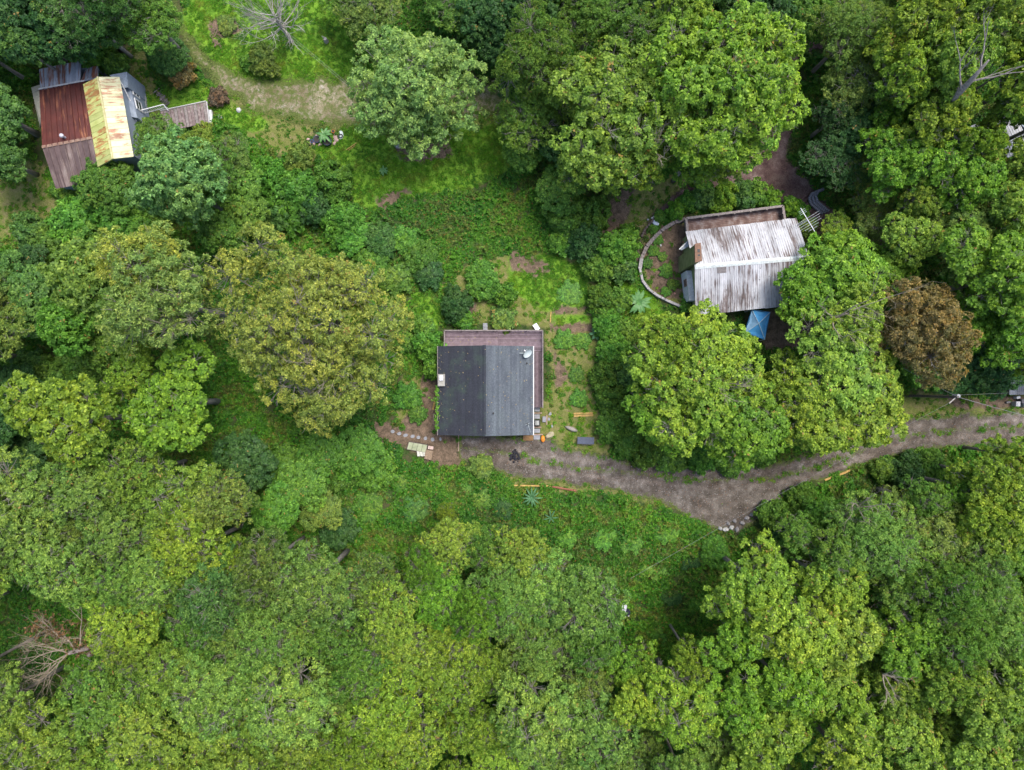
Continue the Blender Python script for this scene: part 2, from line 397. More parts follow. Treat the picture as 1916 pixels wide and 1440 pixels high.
sheet('gravel_road', lambda x, y: polysd(x, y, ROAD)+_n(x, y)*.9+.25, [(850, 760), (1990, 1010)],
      [(.3, (.05, .042, .034)), (.45, (.086, .075, .063)), (.58, (.135, .12, .104)), (.72, (.22, .205, .185))], greens=.36, ruts=[(870, 838), (960, 850), (1060, 872), (1180, 884), (1300, 898), (1440, 896), (1550, 868), (1650, 828), (1710, 812), (1800, 802), (1990, 798)])
sheet('grass_track', lambda x, y: linesd(x, y, TRACK_PTS, TRACK_W)+_n(x, y)*1.2-.5, [(280, -60), (1080, 260)],
      [(.3, (.12, .125, .045)), (.45, (.2, .175, .105)), (.6, (.27, .235, .175)), (.74, (.42, .41, .38))], greens=.58, dz=.04, fade=2.6)
sheet('leaf_litter_path', lambda x, y: np.maximum(linesd(x, y, PATH_PTS, PATH_W), linesd(x, y, PATH2_PTS, PATH2_W))+_n(x, y)*.8, [(1170, 40), (1640, 510)],
      [(.3, (.05, .03, .03)), (.45, (.095, .062, .058)), (.6, (.14, .105, .095)), (.75, (.2, .17, .16))], greens=.2, dz=.045)

# ---------------------------------------------------------------- foliage prototypes
def norm(a): return a/np.maximum(np.linalg.norm(a, axis=-1, keepdims=True), 1e-9)
def sphere_pts(n, zmin=-.2):
    """n even, jittered directions with z >= zmin"""
    i = np.arange(n)+.5; z = 1-(1-zmin)*i/n; t = math.pi*(1+5**.5)*i+rng.uniform(0, 6); r = np.sqrt(np.maximum(0, 1-z*z))
    d = np.stack([r*np.cos(t), r*np.sin(t), z], -1)+rng.normal(0, .09, (n, 3)); return norm(d)
def leaves(C, N, clump, J, L, Wd, lift=.45, jit=.35, aut=None, curl=.25):
    """J leaves in a rosette at each centre C with axis N; returns quads and per-leaf colour variation"""
    n = len(C); a = norm(np.cross(N, np.array([.3, .1, .95])+rng.normal(0, .3, (n, 3)))); b = np.cross(N, a)
    ph = (np.arange(J)[None]*2*math.pi/J+rng.uniform(0, 6.3, (n, 1))+rng.normal(0, .25, (n, J)))[..., None]
    li = (lift+rng.normal(0, jit, (n, J)))[..., None]
    d = norm(a[:, None]*np.cos(ph)+b[:, None]*np.sin(ph)+N[:, None]*li)
    side = norm(np.cross(d, N[:, None]+rng.normal(0, .25, (n, J, 3)))); up = np.cross(side, d)
    ll = (L*rng.uniform(.65, 1.25, (n, J)))[..., None]; ww = Wd*ll/L/2
    c = C[:, None]+d*ll*.06
    q = np.stack([c, c+d*ll*.5+side*ww+up*ll*.06, c+d*ll-up*ll*curl, c+d*ll*.5-side*ww+up*ll*.06], 2).reshape(-1, 3)
    rn = rng.random((n, J))
    cl = np.repeat(clump[:, None], J, 1)
    au = aut if aut is not None else clump*0+rng.random(n)
    au = np.clip(au[:, None]+rng.normal(0, .06, (n, J)), 0.0, 1)
    return q, np.stack([rn, cl, au], -1).reshape(-1, 3)

def crown(name, R, depth, bough_n, bough_r, lobe_r, K, J, L, Wd, lift=.45, drop=0, seed=0, Hc=8.0, trunk_r=.28, open_=.17, twig=True, low=-.25, droopy=0):
    """one crown (leaf mesh) and its trunk with limbs; Hc is the height of the crown's middle above the ground"""
    global rng; rng = np.random.default_rng(1000+seed); rnd = random.Random(seed)
    mb = MB(); LC, LN, LR, LK = [], [], [], []
    ph0, ph1 = rnd.uniform(0, 6), rnd.uniform(0, 6)
    bd = sphere_pts(bough_n, low); lean = (rnd.uniform(-.3, .3), rnd.uniform(-.3, .3))
    k0 = Vector((lean[0]*.5, lean[1]*.5, Hc-depth*.75))
    mb.tube([(0, 0, -.6), (lean[0]*.2, lean[1]*.2, Hc*.3), k0, (lean[0], lean[1], Hc+depth*.35)], [trunk_r*1.35, trunk_r, trunk_r*.8, trunk_r*.3], 7)
    for bi in range(bough_n):
        rr = bough_r*rng.uniform(.62, 1.12); e = bd[bi]; az = math.atan2(e[1], e[0]); am = 1+.18*math.sin(2*az+ph0)+.15*math.sin(3*az+ph1)+.08*math.sin(5*az+ph0*2)
        rad = 1-(bough_r*.8/R); q = rng.uniform(.74, 1.1)
        c = np.array([e[0]*(R*rad)*q*am, e[1]*(R*rad)*q*am, Hc+e[2]*(depth-rr*.6)*rng.uniform(.72, 1.1)])
        if rng.random() < .25: c[:2] *= rng.uniform(.3, .8)
        cv = Vector(c); mid = k0.lerp(cv, .5)+Vector((0, 0, -.12*(cv-k0).length+.4))
        mb.tube([k0+Vector((0, 0, rnd.uniform(-1, 1))), mid, cv], [trunk_r*.5, trunk_r*.3, trunk_r*.12], 5, False)
        nl = max(5, int(2*math.pi*rr*rr*1.25/(lobe_r*lobe_r*1.9))); ld = sphere_pts(nl, -.35)
        bc = rng.random()
        for k in range(nl):
            d = ld[k]; out = norm(d+np.array([e[0]*.35, e[1]*.35, .15]))
            if rng.random() < open_:
                if twig:
                    e1 = Vector(c+d*rr*.95); mb.tube([cv, e1], [trunk_r*.1, .02], 3, False)
                    for _ in range(3): mb.tube([e1.lerp(cv, rnd.uniform(.05, .4)), e1+Vector((rnd.uniform(-.5, .5), rnd.uniform(-.5, .5), rnd.uniform(.0, .5)))], [.022, .01], 3, False)
                continue
            lc = c+d*rr*np.array([1, 1, .8])*rng.uniform(.66, 1.36); lc[2] -= droopy*rng.random()*(1-d[2])
            LC.append(lc); LN.append(out); LR.append(lobe_r*rng.uniform(.55, 1.2)); LK.append(np.clip(bc*.5+rng.random()*.5, 0, 1))
            if twig and k % 3 == 0: mb.tube([cv, cv.lerp(Vector(lc), .5)+Vector((0, 0, -.15)), Vector(lc)], [trunk_r*.12, trunk_r*.09, .015], 3, False)
    LC = np.array(LC); LN = np.array(LN); LR = np.array(LR); LK = np.array(LK); M = len(LC)
    rd_ = norm(rng.normal(0, 1, (M, K, 3))+LN[:, None]*.95+np.array([0, 0, .35])); rs = rng.uniform(.45, 1.0, (M, K, 1))**.6
    C = (LC[:, None]+rd_*LR[:, None, None]*rs*np.array([1, 1, .62])).reshape(-1, 3)
    N = norm(rd_+np.array([0, 0, .55])+rng.normal(0, .18, rd_.shape)).reshape(-1, 3)
    cl = np.repeat(LK, K); au = np.clip(np.repeat(rng.random(M), K)*.6+rng.random(M*K)*.4, 0, 1)
    q, colr = leaves(C, N, cl, J, L, Wd, lift, aut=au)
    me = np_mesh(name+'_crown', q, len(q)//4, LEAF); face_col(me, 'leafvar', colr)
    return {'crown': me, 'trunk': mb.mesh(name+'_trunk', BARK, smooth=True), 'R': float(np.percentile(np.hypot(q[:, 0], q[:, 1]), 96)), 'top': Hc+depth+lobe_r*.5, 'mid': Hc+depth*.3}

PR = {'R': [], 'F': [], 'M': [], 'T': [], 'S': [], 'C': []}
# R: rosette-leaved hardwoods, F: fine feathery crowns, M: dense dark maples, T: large-leaved bright trees
for i, (R, dp, bn, br, lr, K) in enumerate([(4.2, 3.0, 14, 1.6, .52, 12), (4.4, 3.6, 16, 1.5, .54, 12), (4.3, 3.3, 12, 1.7, .56, 12), (6.2, 4.2, 24, 1.8, .58, 13), (6.4, 5.0, 27, 1.7, .6, 12), (9.8, 6.5, 52, 2.0, .66, 13)]):
    PR['R'].append(crown('hardwood', R, dp, bn, br, lr, int(K*1.1), 6, .25, .12, .5, seed=10+i, Hc=11.5 if R < 5 else 13, open_=.33))
for i, (R, dp, bn, br, lr, K) in enumerate([(3.6, 2.8, 11, 1.4, .52, 14), (5.2, 3.6, 19, 1.7, .58, 14), (4.8, 3.9, 17, 1.65, .56, 14), (6.0, 4.4, 25, 1.75, .6, 14)]):
    PR['F'].append(crown('feathery', R, dp, bn, br, lr, int(K*1.15), 6, .21, .08, .7, seed=30+i, Hc=10.5, open_=.26))
for i, (R, dp, bn, br, lr, K) in enumerate([(3.2, 2.6, 12, 1.3, .6, 14), (4.6, 3.6, 16, 1.7, .62, 14)]):
    PR['M'].append(crown('dense', R, dp, bn, br, lr, K, 6, .30, .17, .2, seed=50+i, Hc=8, open_=.03, twig=False, low=-.5))
for i, (R, dp, bn, br, lr, K) in enumerate([(4.4, 3.2, 17, 1.35, .56, 11), (4.6, 3.7, 19, 1.3, .58, 11), (6.8, 4.6, 33, 1.6, .62, 10), (7.2, 4.2, 35, 1.65, .6, 10)]):
    PR['T'].append(crown('broadleaf', R, dp, bn, br, lr, int(K*1.25), 6, .31, .19, .35, seed=70+i, Hc=12.5, open_=.27))
PR['D'] = [crown('drooping', 7.0, 6.2, 40, 1.5, .7, 15, 6, .3, .16, .3, seed=91, Hc=9.0, open_=.08, low=-.6, droopy=1.0)]
PR['B'] = [crown('rusty', 4.6, 3.0, 17, 1.6, .6, 17, 7, .24, .09, .7, seed=95, Hc=8.0, open_=.05)]
for i, (R, dp) in enumerate([(2.2, 1.4), (2.4, 1.8), (1.5, 1.2)]):      # shrubs: low mounds that start at the ground
    PR['S'].append(crown('shrub', R, dp, 8, R*.45, .42, 13, 6, .27, .17, .25, seed=110+i, Hc=dp*.55, trunk_r=.07, open_=.02, twig=False, low=-.3))

PAL = {'yo': ((.265, .31, .08), 'olive-yellow'), 'pg': ((.15, .24, .06), 'pale sage-green'), 'bg': ((.11, .225, .025), 'bright green'),
       'yg': ((.185, .27, .035), 'yellow-green'), 'mg': ((.085, .17, .034), 'mid green'), 'dg': ((.04, .10, .03), 'dark green'),
       'tg': ((.05, .125, .045), 'blue-green'), 'ol': ((.13, .18, .05), 'dusty olive'), 'lg': ((.19, .285, .085), 'pale grey-green'), 'bm': ((.16, .29, .10), 'pale bluish-green'), 'br': ((.2, .165, .075), 'rusty brown'),
       'bn': ((.15, .10, .075), 'dull brown'), 'gg': ((.07, .19, .032), 'fresh green'), 'wg': ((.18, .255, .045), 'light yellow-green')}
_m = (.13, .245, .028); PAL = {k: (tuple(x*.72+y*.28 for x, y in zip(v[0], _m)) if k not in ('br', 'dg', 'bn', 'lg', 'bm') else v[0], v[1]) for k, v in PAL.items()}
LEAFWORD = {'R': 'round-tufted', 'F': 'feathery', 'M': 'dense', 'T': 'broad-leaved', 'D': 'drooping', 'B': 'fine-twigged', 'S': 'low'}
MARKS = [('the rust-roofed house', 160, 240), ('the black-roofed house', 908, 730), ('the white-roofed house', 1400, 500), ("the bare tree", 525, 50),
         ("the road bend", 1480, 900), ("the fallen tree", 110, 1200), ('the blue canopy', 1418, 605), ("the upper right path", 1450, 240),
         ("the lower clearing", 720, 960), ("the lower-left wood's centre", 560, 1400), ("the lower-right wood's start", 1200, 1400),
         ("the lower right corner", 1860, 1400), ('the utility pole', 1792, 744), ('the garden beds', 1070, 600), ('the grassy track', 560, 190),
         ("the leaning snag", 1810, 150), ("the junk heap", 1168, 1140)]
TREES = []
def tree(px, py, r, h, pal, style, aut=.03, kind='tree', label=None, sq=1.0):
    TREES.append([px, py, r, h, pal, style, aut, kind, label, sq])
# north-west corner
for a in [(2,215,62,9,'tg','M'),(45,60,60,11,'dg','M'),(60,100,40,10,'tg','M'),(115,60,62,10,'dg','M'),(150,25,70,12,'tg','F'),
          (190,58,45,9,'tg','M'),(225,25,70,13,'tg','F'),(290,45,58,12,'mg','R'),(105,92,26,5,'dg','M'),(5,-20,80,12,'dg','M'),(85,-10,70,12,'dg','M'),
          (320,110,36,4,'tg','M'),(10,300,50,8,'tg','M'),
          (300,262,44,8,'mg','F'),(378,276,42,9,'wg','T'),(432,305,46,7,'ol','R'),(340,345,84,16,'bm','M'),(205,345,56,6,'mg','M'),(470,405,42,6,'mg','M'),(425,432,42,6,'mg','M'),(275,445,36,5,'gg','M'),(395,330,60,9,'mg','R'),
          (455,355,50,6,'mg','M'),(690,20,62,9,'ol','F'),(640,-10,50,8,'mg','F')]: tree(*a)
# west and centre-left
for a in [(602,622,188,19,'yo','R',.10),(337,570,112,18,'lg','F',.03),(310,500,70,17,'yo','F',.03),(180,530,72,14,'pg','M',.03),(150,610,55,12,'gg','M'),(215,640,55,9,'mg','M'),
          (25,620,62,13,'ol','F',.05),(165,785,108,16,'yg','T',.01),(330,755,105,16,'bg','T',.01),(255,700,62,15,'yg','T'),
          (60,500,40,5,'dg','M'),(10,520,45,8,'tg','M'),(40,850,55,4,'dg','M'),(20,730,55,6,'dg','M')]: tree(*a)
# south-west wood
for a in [(60,940,95,16,'pg','R',.03),(175,915,78,16,'ol','R',.04),(270,880,66,15,'wg','R',.06),(335,940,85,16,'wg','R',.06),(425,930,62,14,'ol','R',.06),
          (235,1000,75,16,'pg','R',.04),(125,1038,80,16,'pg','R'),(10,1070,65,15,'wg','R'),(390,1015,72,15,'yg','R',.04),(330,1060,62,15,'pg','R'),(262,1128,82,16,'yg','R',.03),
          (430,1090,68,15,'tg','F'),(520,1040,60,15,'ol','R',.12),(610,1070,80,16,'ol','R',.14),(700,1080,60,15,'ol','R',.08),(545,1150,76,16,'pg','F'),(470,1170,66,15,'pg','R'),
          (640,1160,66,15,'mg','R',.05),(740,1120,62,15,'wg','R',.05),(380,1150,60,14,'mg','R'),(-15,1235,50,15,'wg','R'),(20,1310,60,15,'pg','R'),
          (470,860,60,8,'dg','M'),(560,900,56,6,'mg','M'),(520,955,52,7,'gg','M'),(600,850,50,5,'gg','M'),(680,838,46,4,'gg','M'),(600,950,42,4,'ol','M'),
          (845,1012,56,11,'wg','R',.02),(838,955,20,8,'yg','R'),(915,1022,48,12,'mg','R'),(970,1030,62,13,'wg','R'),(1015,1085,74,14,'pg','R'),(1085,1112,76,14,'pg','R'),
          (950,1110,85,16,'pg','F'),(830,1100,62,14,'bg','R'),(900,1120,50,14,'bg','R'),(1000,1180,75,15,'pg','F'),(1090,1170,62,14,'mg','R'),(860,1170,62,15,'yg','R'),
          (770,1190,62,15,'wg','R'),(700,1220,60,14,'mg','R'),(730,1280,72,16,'yg','R'),(840,1250,80,16,'yg','R'),(640,1270,60,14,'ol','R',.05),(560,1290,95,17,'pg','R'),
          (225,1290,82,15,'mg','R',.05),(330,1230,75,15,'wg','R',.03),(420,1270,75,15,'pg','R'),(280,1340,80,16,'wg','R'),(130,1370,85,16,'wg','R'),(420,1370,85,16,'wg','R'),
          (1170,1230,58,13,'bg','T'),(1090,1260,60,14,'ol','R'),(1180,1290,60,14,'yg','T'),(1260,1290,80,15,'yg','R'),(1000,1310,85,16,'pg','R'),(1110,1350,85,16,'pg','R')]: tree(*a)
# south-east wood
for a in [(1400,1080,85,16,'yg','T',.03),(1460,1150,90,17,'yg','T',.05),(1370,1180,72,16,'bg','T',.03),(1540,1080,70,15,'yg','T',.05),(1560,1180,85,17,'wg','T',.06),
          (1600,990,72,14,'pg','F'),(1668,962,56,12,'ol','F'),(1545,1030,55,13,'mg','F'),(1640,1010,85,15,'pg','F'),(1735,1000,66,13,'ol','F',.05),(1790,1060,80,15,'pg','F'),
          (1720,1080,75,15,'mg','F'),(1850,940,80,15,'yg','T',.01),(1785,908,46,12,'bg','F'),(1702,930,42,11,'mg','F'),(1478,990,42,9,'mg','F'),(1525,968,36,8,'gg','M'),(1905,905,50,13,'bg','T'),(1835,885,58,14,'yg','T'),(1905,850,58,14,'yg','T'),(1800,960,52,14,'yg','T'),(1890,1000,80,14,'bg','T'),
          (1650,1170,80,15,'bg','T',.03),(1740,1180,75,15,'mg','F'),(1840,1150,85,15,'pg','F'),(1440,1250,80,16,'bg','T',.03),(1350,1290,70,15,'bg','T',.03),
          (1550,1290,85,16,'yg','T',.06),(1420,1360,95,16,'yg','T',.04),(1650,1270,60,15,'wg','T',.06),(1720,1250,62,16,'wg','T',.08),(1810,1290,90,17,'wg','T',.05),(1890,1240,60,15,'pg','F'),
          (1560,1390,85,16,'yg','T',.05),(1680,1370,85,16,'wg','T',.06),(1800,1400,85,16,'wg','T',.06)]: tree(*a)
# east
for a in [(1290,700,128,15,'yg','T',.02),(1235,760,85,13,'bg','T',.02),(1370,790,100,13,'bg','T',.02),(1235,650,65,14,'yg','T',.02),(1580,600,75,16,'wg','T',.04),(1560,690,100,15,'wg','T',.04),
          (1590,750,110,14,'yg','T',.03),(1462,735,66,12,'yg','T',.02),(1500,780,85,14,'yg','T',.03),(1702,622,92,14,'br','B',.12),(1580,520,92,10,'bg','M',.01),(1500,550,55,9,'bg','M',.01),(1660,520,55,9,'bg','M',.01),
          (1825,530,108,15,'bg','T',.01),(1800,610,68,13,'bg','T',.01),(1880,620,80,13,'bg','T',.01),(1910,480,80,14,'bg','T'),(1625,420,42,5,'ol','F',.05),(1560,430,30,5,'yg','F'),(1700,440,72,12,'wg','T',.05),
          (1780,450,70,12,'ol','T',.04),(1880,400,80,14,'wg','T',.03),(1572,80,68,11,'ol','F',.02),(1585,175,62,10,'ol','F'),(1600,240,56,9,'dg','M'),(1562,300,64,8,'dg','F'),(1635,310,60,11,'bg','T'),
          (1590,320,40,7,'ol','F',.3),(1700,70,85,17,'yg','T',.06),(1660,160,72,15,'yg','T',.03),(1760,140,85,17,'wg','T',.06),(1850,50,95,18,'wg','T',.06),(1730,230,75,15,'yg','T',.05),
          (1880,170,85,18,'yg','T',.05),(1700,320,75,13,'bg','T',.02),(1780,340,75,14,'bg','T',.03),(1880,320,70,15,'wg','T',.04),(1795,285,48,14,'yg','T',.03),(1855,225,40,15,'wg','T',.03),(1979,214,80,20,'wg','T',.05),
          (1850,680,60,7,'dg','M'),(1780,680,55,6,'dg','M'),(1730,690,45,5,'gg','M'),(1905,690,40,12,'yg','T'),(1610,20,60,9,'mg','M'),(1630,375,40,6,'ol','F',.4)]: tree(*a)
# north
for a in [(775,150,120,15,'lg','D',.0),(1000,130,88,14,'mg','F',.05),(990,215,70,12,'mg','F'),(1040,260,50,9,'dg','M'),(1140,215,125,17,'wg','T',.09),(1110,310,62,13,'wg','T',.05),(1190,310,62,13,'yg','T',.04),
          (1340,190,142,17,'yg','T',.03),(1270,60,85,17,'yg','T',.02),(1400,120,75,15,'yg','T',.02),(1290,300,75,12,'bg','T',.02),(1345,300,56,12,'yg','T',.02),
          (930,40,70,10,'dg','M'),(860,10,60,9,'mg','F'),(1000,20,66,11,'dg','M'),(1100,30,75,12,'mg','F'),(1185,100,60,12,'mg','F'),(1190,10,60,11,'dg','M'),(935,92,42,8,'dg','M'),(975,165,40,9,'dg','M'),
          (1400,30,75,11,'dg','M'),(1480,40,62,9,'mg','M'),(1040,350,45,5,'mg','M'),(985,290,40,5,'mg','M')]: tree(*a)
# shrubs (low mounds)
SH = [(342,140,26,2.2,'br',.3),(300,105,24,2,'tg',0),(410,180,19,1.4,'bn',0),(490,112,32,2.2,'ol',0),(463,118,16,1.4,'gg',0),(425,48,18,.7,'ol',0),
      (140,415,58,3.4,'gg',0),(215,390,52,3.6,'gg',0),(180,450,48,3,'mg',0),(250,430,52,3.4,'gg',0),(95,460,46,3,'mg',0),(290,400,40,3,'mg',0),(60,440,38,2.6,'tg',0),(130,350,30,2,'mg',0),
      (550,365,56,3.8,'gg',0),(625,345,40,3,'mg',0),(585,385,44,3,'dg',0),(505,330,34,3,'gg',0),(520,400,40,3,'tg',0),(640,410,42,3,'gg',0),(560,300,32,3,'ol',0),
      (660,440,54,3.2,'gg',0),(715,450,46,3,'tg',0),(700,500,46,3,'gg',0),(790,480,40,2.6,'mg',0),(800,515,36,2.4,'dg',0),(740,525,38,2.6,'mg',0),(760,450,34,2.2,'gg',0),
      (855,572,34,2.6,'dg',0),(866,597,19,1.6,'gg',0),(945,553,24,2.4,'gg',0),(905,522,38,1.6,'gg',0),(943,600,25,1.4,'ol',.2),(805,650,30,3.2,'gg',0),(812,690,22,2.8,'gg',0),(790,610,24,2,'mg',0),
      (1065,410,46,3.2,'mg',0),(1105,400,34,3,'mg',0),(1090,450,40,3,'dg',0),(1155,468,42,3.6,'gg',0),(1120,505,32,2.6,'mg',0),(1160,505,28,2.4,'tg',0),(1050,455,26,2,'gg',0),
      (1128,560,30,2.4,'mg',0),(1160,560,24,2,'dg',0),(1135,605,32,2.6,'gg',0),(1170,620,26,2.2,'mg',0),(1145,655,36,2.8,'gg',0),(1130,700,32,2.6,'mg',0),(1165,700,30,2.6,'tg',0),(1140,745,34,2.8,'dg',0),
      (1145,795,36,2.8,'mg',0),(1175,825,32,2.6,'dg',0),(1215,845,32,2.4,'mg',0),(1260,855,30,2.2,'dg',0),(1310,860,28,2.2,'gg',0),(1365,862,26,2.2,'dg',0),(1425,850,26,2.2,'dg',0),
      (1058,634,19,.7,'gg',0),(1088,638,16,.6,'gg',0),(1080,700,15,.5,'mg',0),(1085,745,17,.6,'gg',0),(1068,548,22,.3,'gg',0),
      (1265,390,18,1.8,'bg',0),(1288,378,20,2,'gg',0),(1318,368,26,2.4,'tg',0),(1350,372,30,2.6,'yg',0),(1385,362,28,2.4,'tg',0),(1412,355,24,2.2,'mg',0),(1440,372,22,2,'bg',0),(1482,387,18,1.8,'bg',0),(1500,395,16,1.6,'gg',0),
      (1235,405,12,.7,'gg',0),(1287,571,14,1.4,'gg',0),(1535,465,22,2.2,'mg',0),(1520,505,20,2,'mg',0),(1212,492,10,.6,'tg',0),(1224,468,11,.5,'gg',0),(1246,505,13,.5,'gg',0),(1258,532,11,.5,'mg',0),(1230,446,10,.4,'gg',0),(1240,480,9,.4,'mg',0),(1222,428,9,.4,'gg',0),(1245,545,9,.4,'gg',0),(1510,425,18,1.6,'ol',0),
      (540,870,44,3,'mg',0),(640,890,46,3,'mg',0),(700,880,50,3,'gg',0),(750,900,48,2.6,'gg',0),(810,905,46,2.4,'mg',0),(870,920,40,2.2,'gg',0),(690,945,50,2.2,'mg',0),(780,950,46,2,'tg',0),
      (630,990,48,2.4,'dg',0),(720,1000,46,1.8,'mg',0),(900,935,34,1.6,'mg',0),(940,950,36,1.8,'dg',0),(900,870,24,1,'ol',0),(1130,1000,44,1.6,'gg',0),(1060,1000,40,1.6,'gg',0),(1180,1010,46,1.6,'mg',0),
      (1250,990,44,1.6,'gg',0),(1220,1060,46,1.6,'mg',0),(1290,1040,44,1.8,'dg',0),(1340,1030,40,2,'gg',0),(1260,1110,44,1.8,'dg',0),(1230,1180,40,2,'gg',0),(1300,1120,40,2,'gg',0),
      (1450,960,34,2.4,'mg',0),(1500,930,28,2.2,'mg',0),(1700,880,38,2.6,'dg',0),(1740,870,34,2.4,'mg',0),(1650,880,24,2,'mg',0),(1470,1000,36,3,'dg',0),
      (200,470,46,3,'dg',0),(80,540,50,2.4,'mg',0),(60,590,46,2.2,'gg',0),(110,720,50,2.6,'mg',0),(50,700,46,2.4,'tg',0),(60,790,40,3,'gg',0),(20,840,46,3,'gg',0),(150,690,40,2.6,'mg',0),
      (50,820,44,2.6,'tg',0),(760,640,20,1.5,'mg',0),(765,740,26,1.2,'gg',0),(780,775,18,.9,'mg',0),(720,318,8,.7,'gg',0),(650,870,30,3,'gg',0),(170,100,34,4,'gg',0),(215,120,26,3,'mg',0)]
# fill the woods between the crowns placed by eye
FOREST = [[(-140,880),(60,870),(430,880),(500,1010),(700,1060),(800,960),(900,960),(1000,985),(1110,1060),(1160,1190),(1260,1220),(1290,1100),(1370,1080),(1500,1010),(1640,985),(1780,930),(2060,880),(2060,1580),(-140,1580)],
          [(1520,-140),(2060,-140),(2060,700),(1760,700),(1720,480),(1560,350),(1500,240),(1580,120)],
          [(-140,-140),(300,-140),(285,60),(230,70),(160,75),(50,110),(-10,300),(-140,300)],[(640,-140),(1500,-140),(1480,60),(1150,80),(920,100),(860,0),(640,-60)],
          [(-140,440),(60,460),(120,540),(100,700),(60,860),(-140,880)]]
def inpoly(px, py, poly):
    c = False
    for i in range(len(poly)):
        (ax, ay), (bx, by) = poly[i], poly[i-1]
        if (ay > py) != (by > py) and px < (bx-ax)*(py-ay)/(by-ay)+ax: c = not c
    return c
FR = random.Random(5)
HOLES = [(60,1195,150),(160,1210,110),(1168,1138,45),(1360,985,60),(1828,262,22),(1895,742,50)]
for _ in range(6000):
    px, py = FR.uniform(-130, 2050), FR.uniform(-130, 1570)
    if not any(inpoly(px, py, p) for p in FOREST): continue
    if any(math.hypot(px-a, py-b) < r for a, b, r in HOLES): continue
    r = FR.uniform(38, 80)
    if not all(any(inpoly(px+dx*r*.85, py+dy*r*.85, p) for p in FOREST) for dx, dy in ((1, 0), (-1, 0), (0, 1), (0, -1))): continue
    if any(math.hypot(px-t[0], py-t[1]) < .5*(r+t[2]) for t in TREES): continue
    near = min(TREES, key=lambda t: math.hypot(px-t[0], py-t[1])+FR.uniform(0, 60))
    tree(px, py, r, max(8, near[3]*FR.uniform(.8, 1.02)), near[4], near[5] if near[5] in 'RFMT' else 'R', near[6])
def lin_dir(px, py, mx, my):
    dx, dy = px-mx, py-my; a = math.degrees(math.atan2(-dy, dx)) % 360
    return ['right of', 'upper right of', 'above', 'upper left of', 'left of', 'lower left of', 'below', 'lower right of'][int(((a+22.5) % 360)//45)]
ORD = ['nearest', 'second nearest', 'third nearest', 'fourth nearest', 'fifth nearest', 'sixth nearest', 'seventh nearest', 'eighth nearest', 'ninth nearest', 'tenth nearest', 'eleventh nearest', 'twelfth nearest', 'thirteenth nearest', 'fourteenth nearest']
for (px, py, r, h, pal, aut) in SH:
    if (1040 < px < 1320 and 960 < py < 1200) or px in (750, 810, 720, 870): h *= .3; r *= .7
    if pal == 'dg' and 1100 < px < 1440 and 540 < py < 870: pal = 'mg'
    if 640 < px < 960 and 890 < py < 1010: h *= .5; r *= .7; pal = 'mg' if pal == 'gg' else pal
    if (py > 870 and px < 1360) or (640 < px < 860 and 420 < py < 560): r *= .78; h *= .6
    tree(px, py, r, h, pal, 'S', aut, 'shrub')
groups = {}
for t in TREES:
    m = min(MARKS, key=lambda q: math.hypot(q[1]-t[0], q[2]-t[1])); d = lin_dir(t[0], t[1], m[1], m[2])
    key = (PAL[t[4]][1], t[7], d, m[0], LEAFWORD[t[5]]); groups.setdefault(key, []).append((math.hypot(m[1]-t[0], m[2]-t[1]), t))
for key, lst in groups.items():
    lst.sort(key=lambda q: q[0])
    for i, (_, t) in enumerate(lst):
        o = '' if len(lst) == 1 else ', '+(ORD[i] if i < len(lst)-1 or i < 2 else 'farthest')+' such'
        t[8] = f"{key[4]} {key[0]} {t[7]} {key[2]} {key[3]}{o}"
GRP = {'tree': 'trees round the houses and in the woods', 'shrub': 'shrubs and leafy mounds'}
TR = random.Random(11)
for px, py, r, h, pal, st, aut, kind, label, sq in TREES:
    zc = h*(.62 if st != 'S' else .4); w = G(px, py); ctr = P(px, py, w.z+zc); gz = float(hgt(ctr.x, ctr.y))
    R = r*(H-gz-zc)/F; lst = PR[st]; pr = sorted(lst, key=lambda p: abs(math.log(R/p['R'])))
    pr = pr[0] if (len(pr) == 1 or TR.random() < .6 or abs(math.log(R/pr[1]['R'])) > .35) else pr[1]
    s = R/pr['R']; sz = h*(TR.uniform(.84, 1.1) if st != 'S' else 1)/pr['top']
    root = empty(kind if kind == 'shrub' else {'R': 'hardwood_tree', 'F': 'feathery_tree', 'M': 'dense_tree', 'T': 'broadleaf_tree', 'D': 'drooping_tree', 'B': 'rusty_tree'}[st], label, kind, (ctr.x, ctr.y, gz), GRP[kind])
    root.scale = (s, s*TR.uniform(.93, 1.07), sz); root.rotation_euler = (0, 0, TR.uniform(0, 6.28)+(math.pi/2 if r > 170 else 0))
    c = PAL[pal][0]; v = TR.uniform(.88, 1.16); aut = aut*.45 if pal != 'br' else aut; hs = TR.uniform(.92, 1.1)
    for nme, key in (('crown' if kind == 'tree' else 'foliage', 'crown'), ('trunk' if kind == 'tree' else 'stems', 'trunk')):
        o = bpy.data.objects.new(nme, pr[key]); COL.objects.link(o); o.parent = root
        if key == 'crown': o.color = (c[0]*v*hs, c[1]*v, c[2]*v, aut)

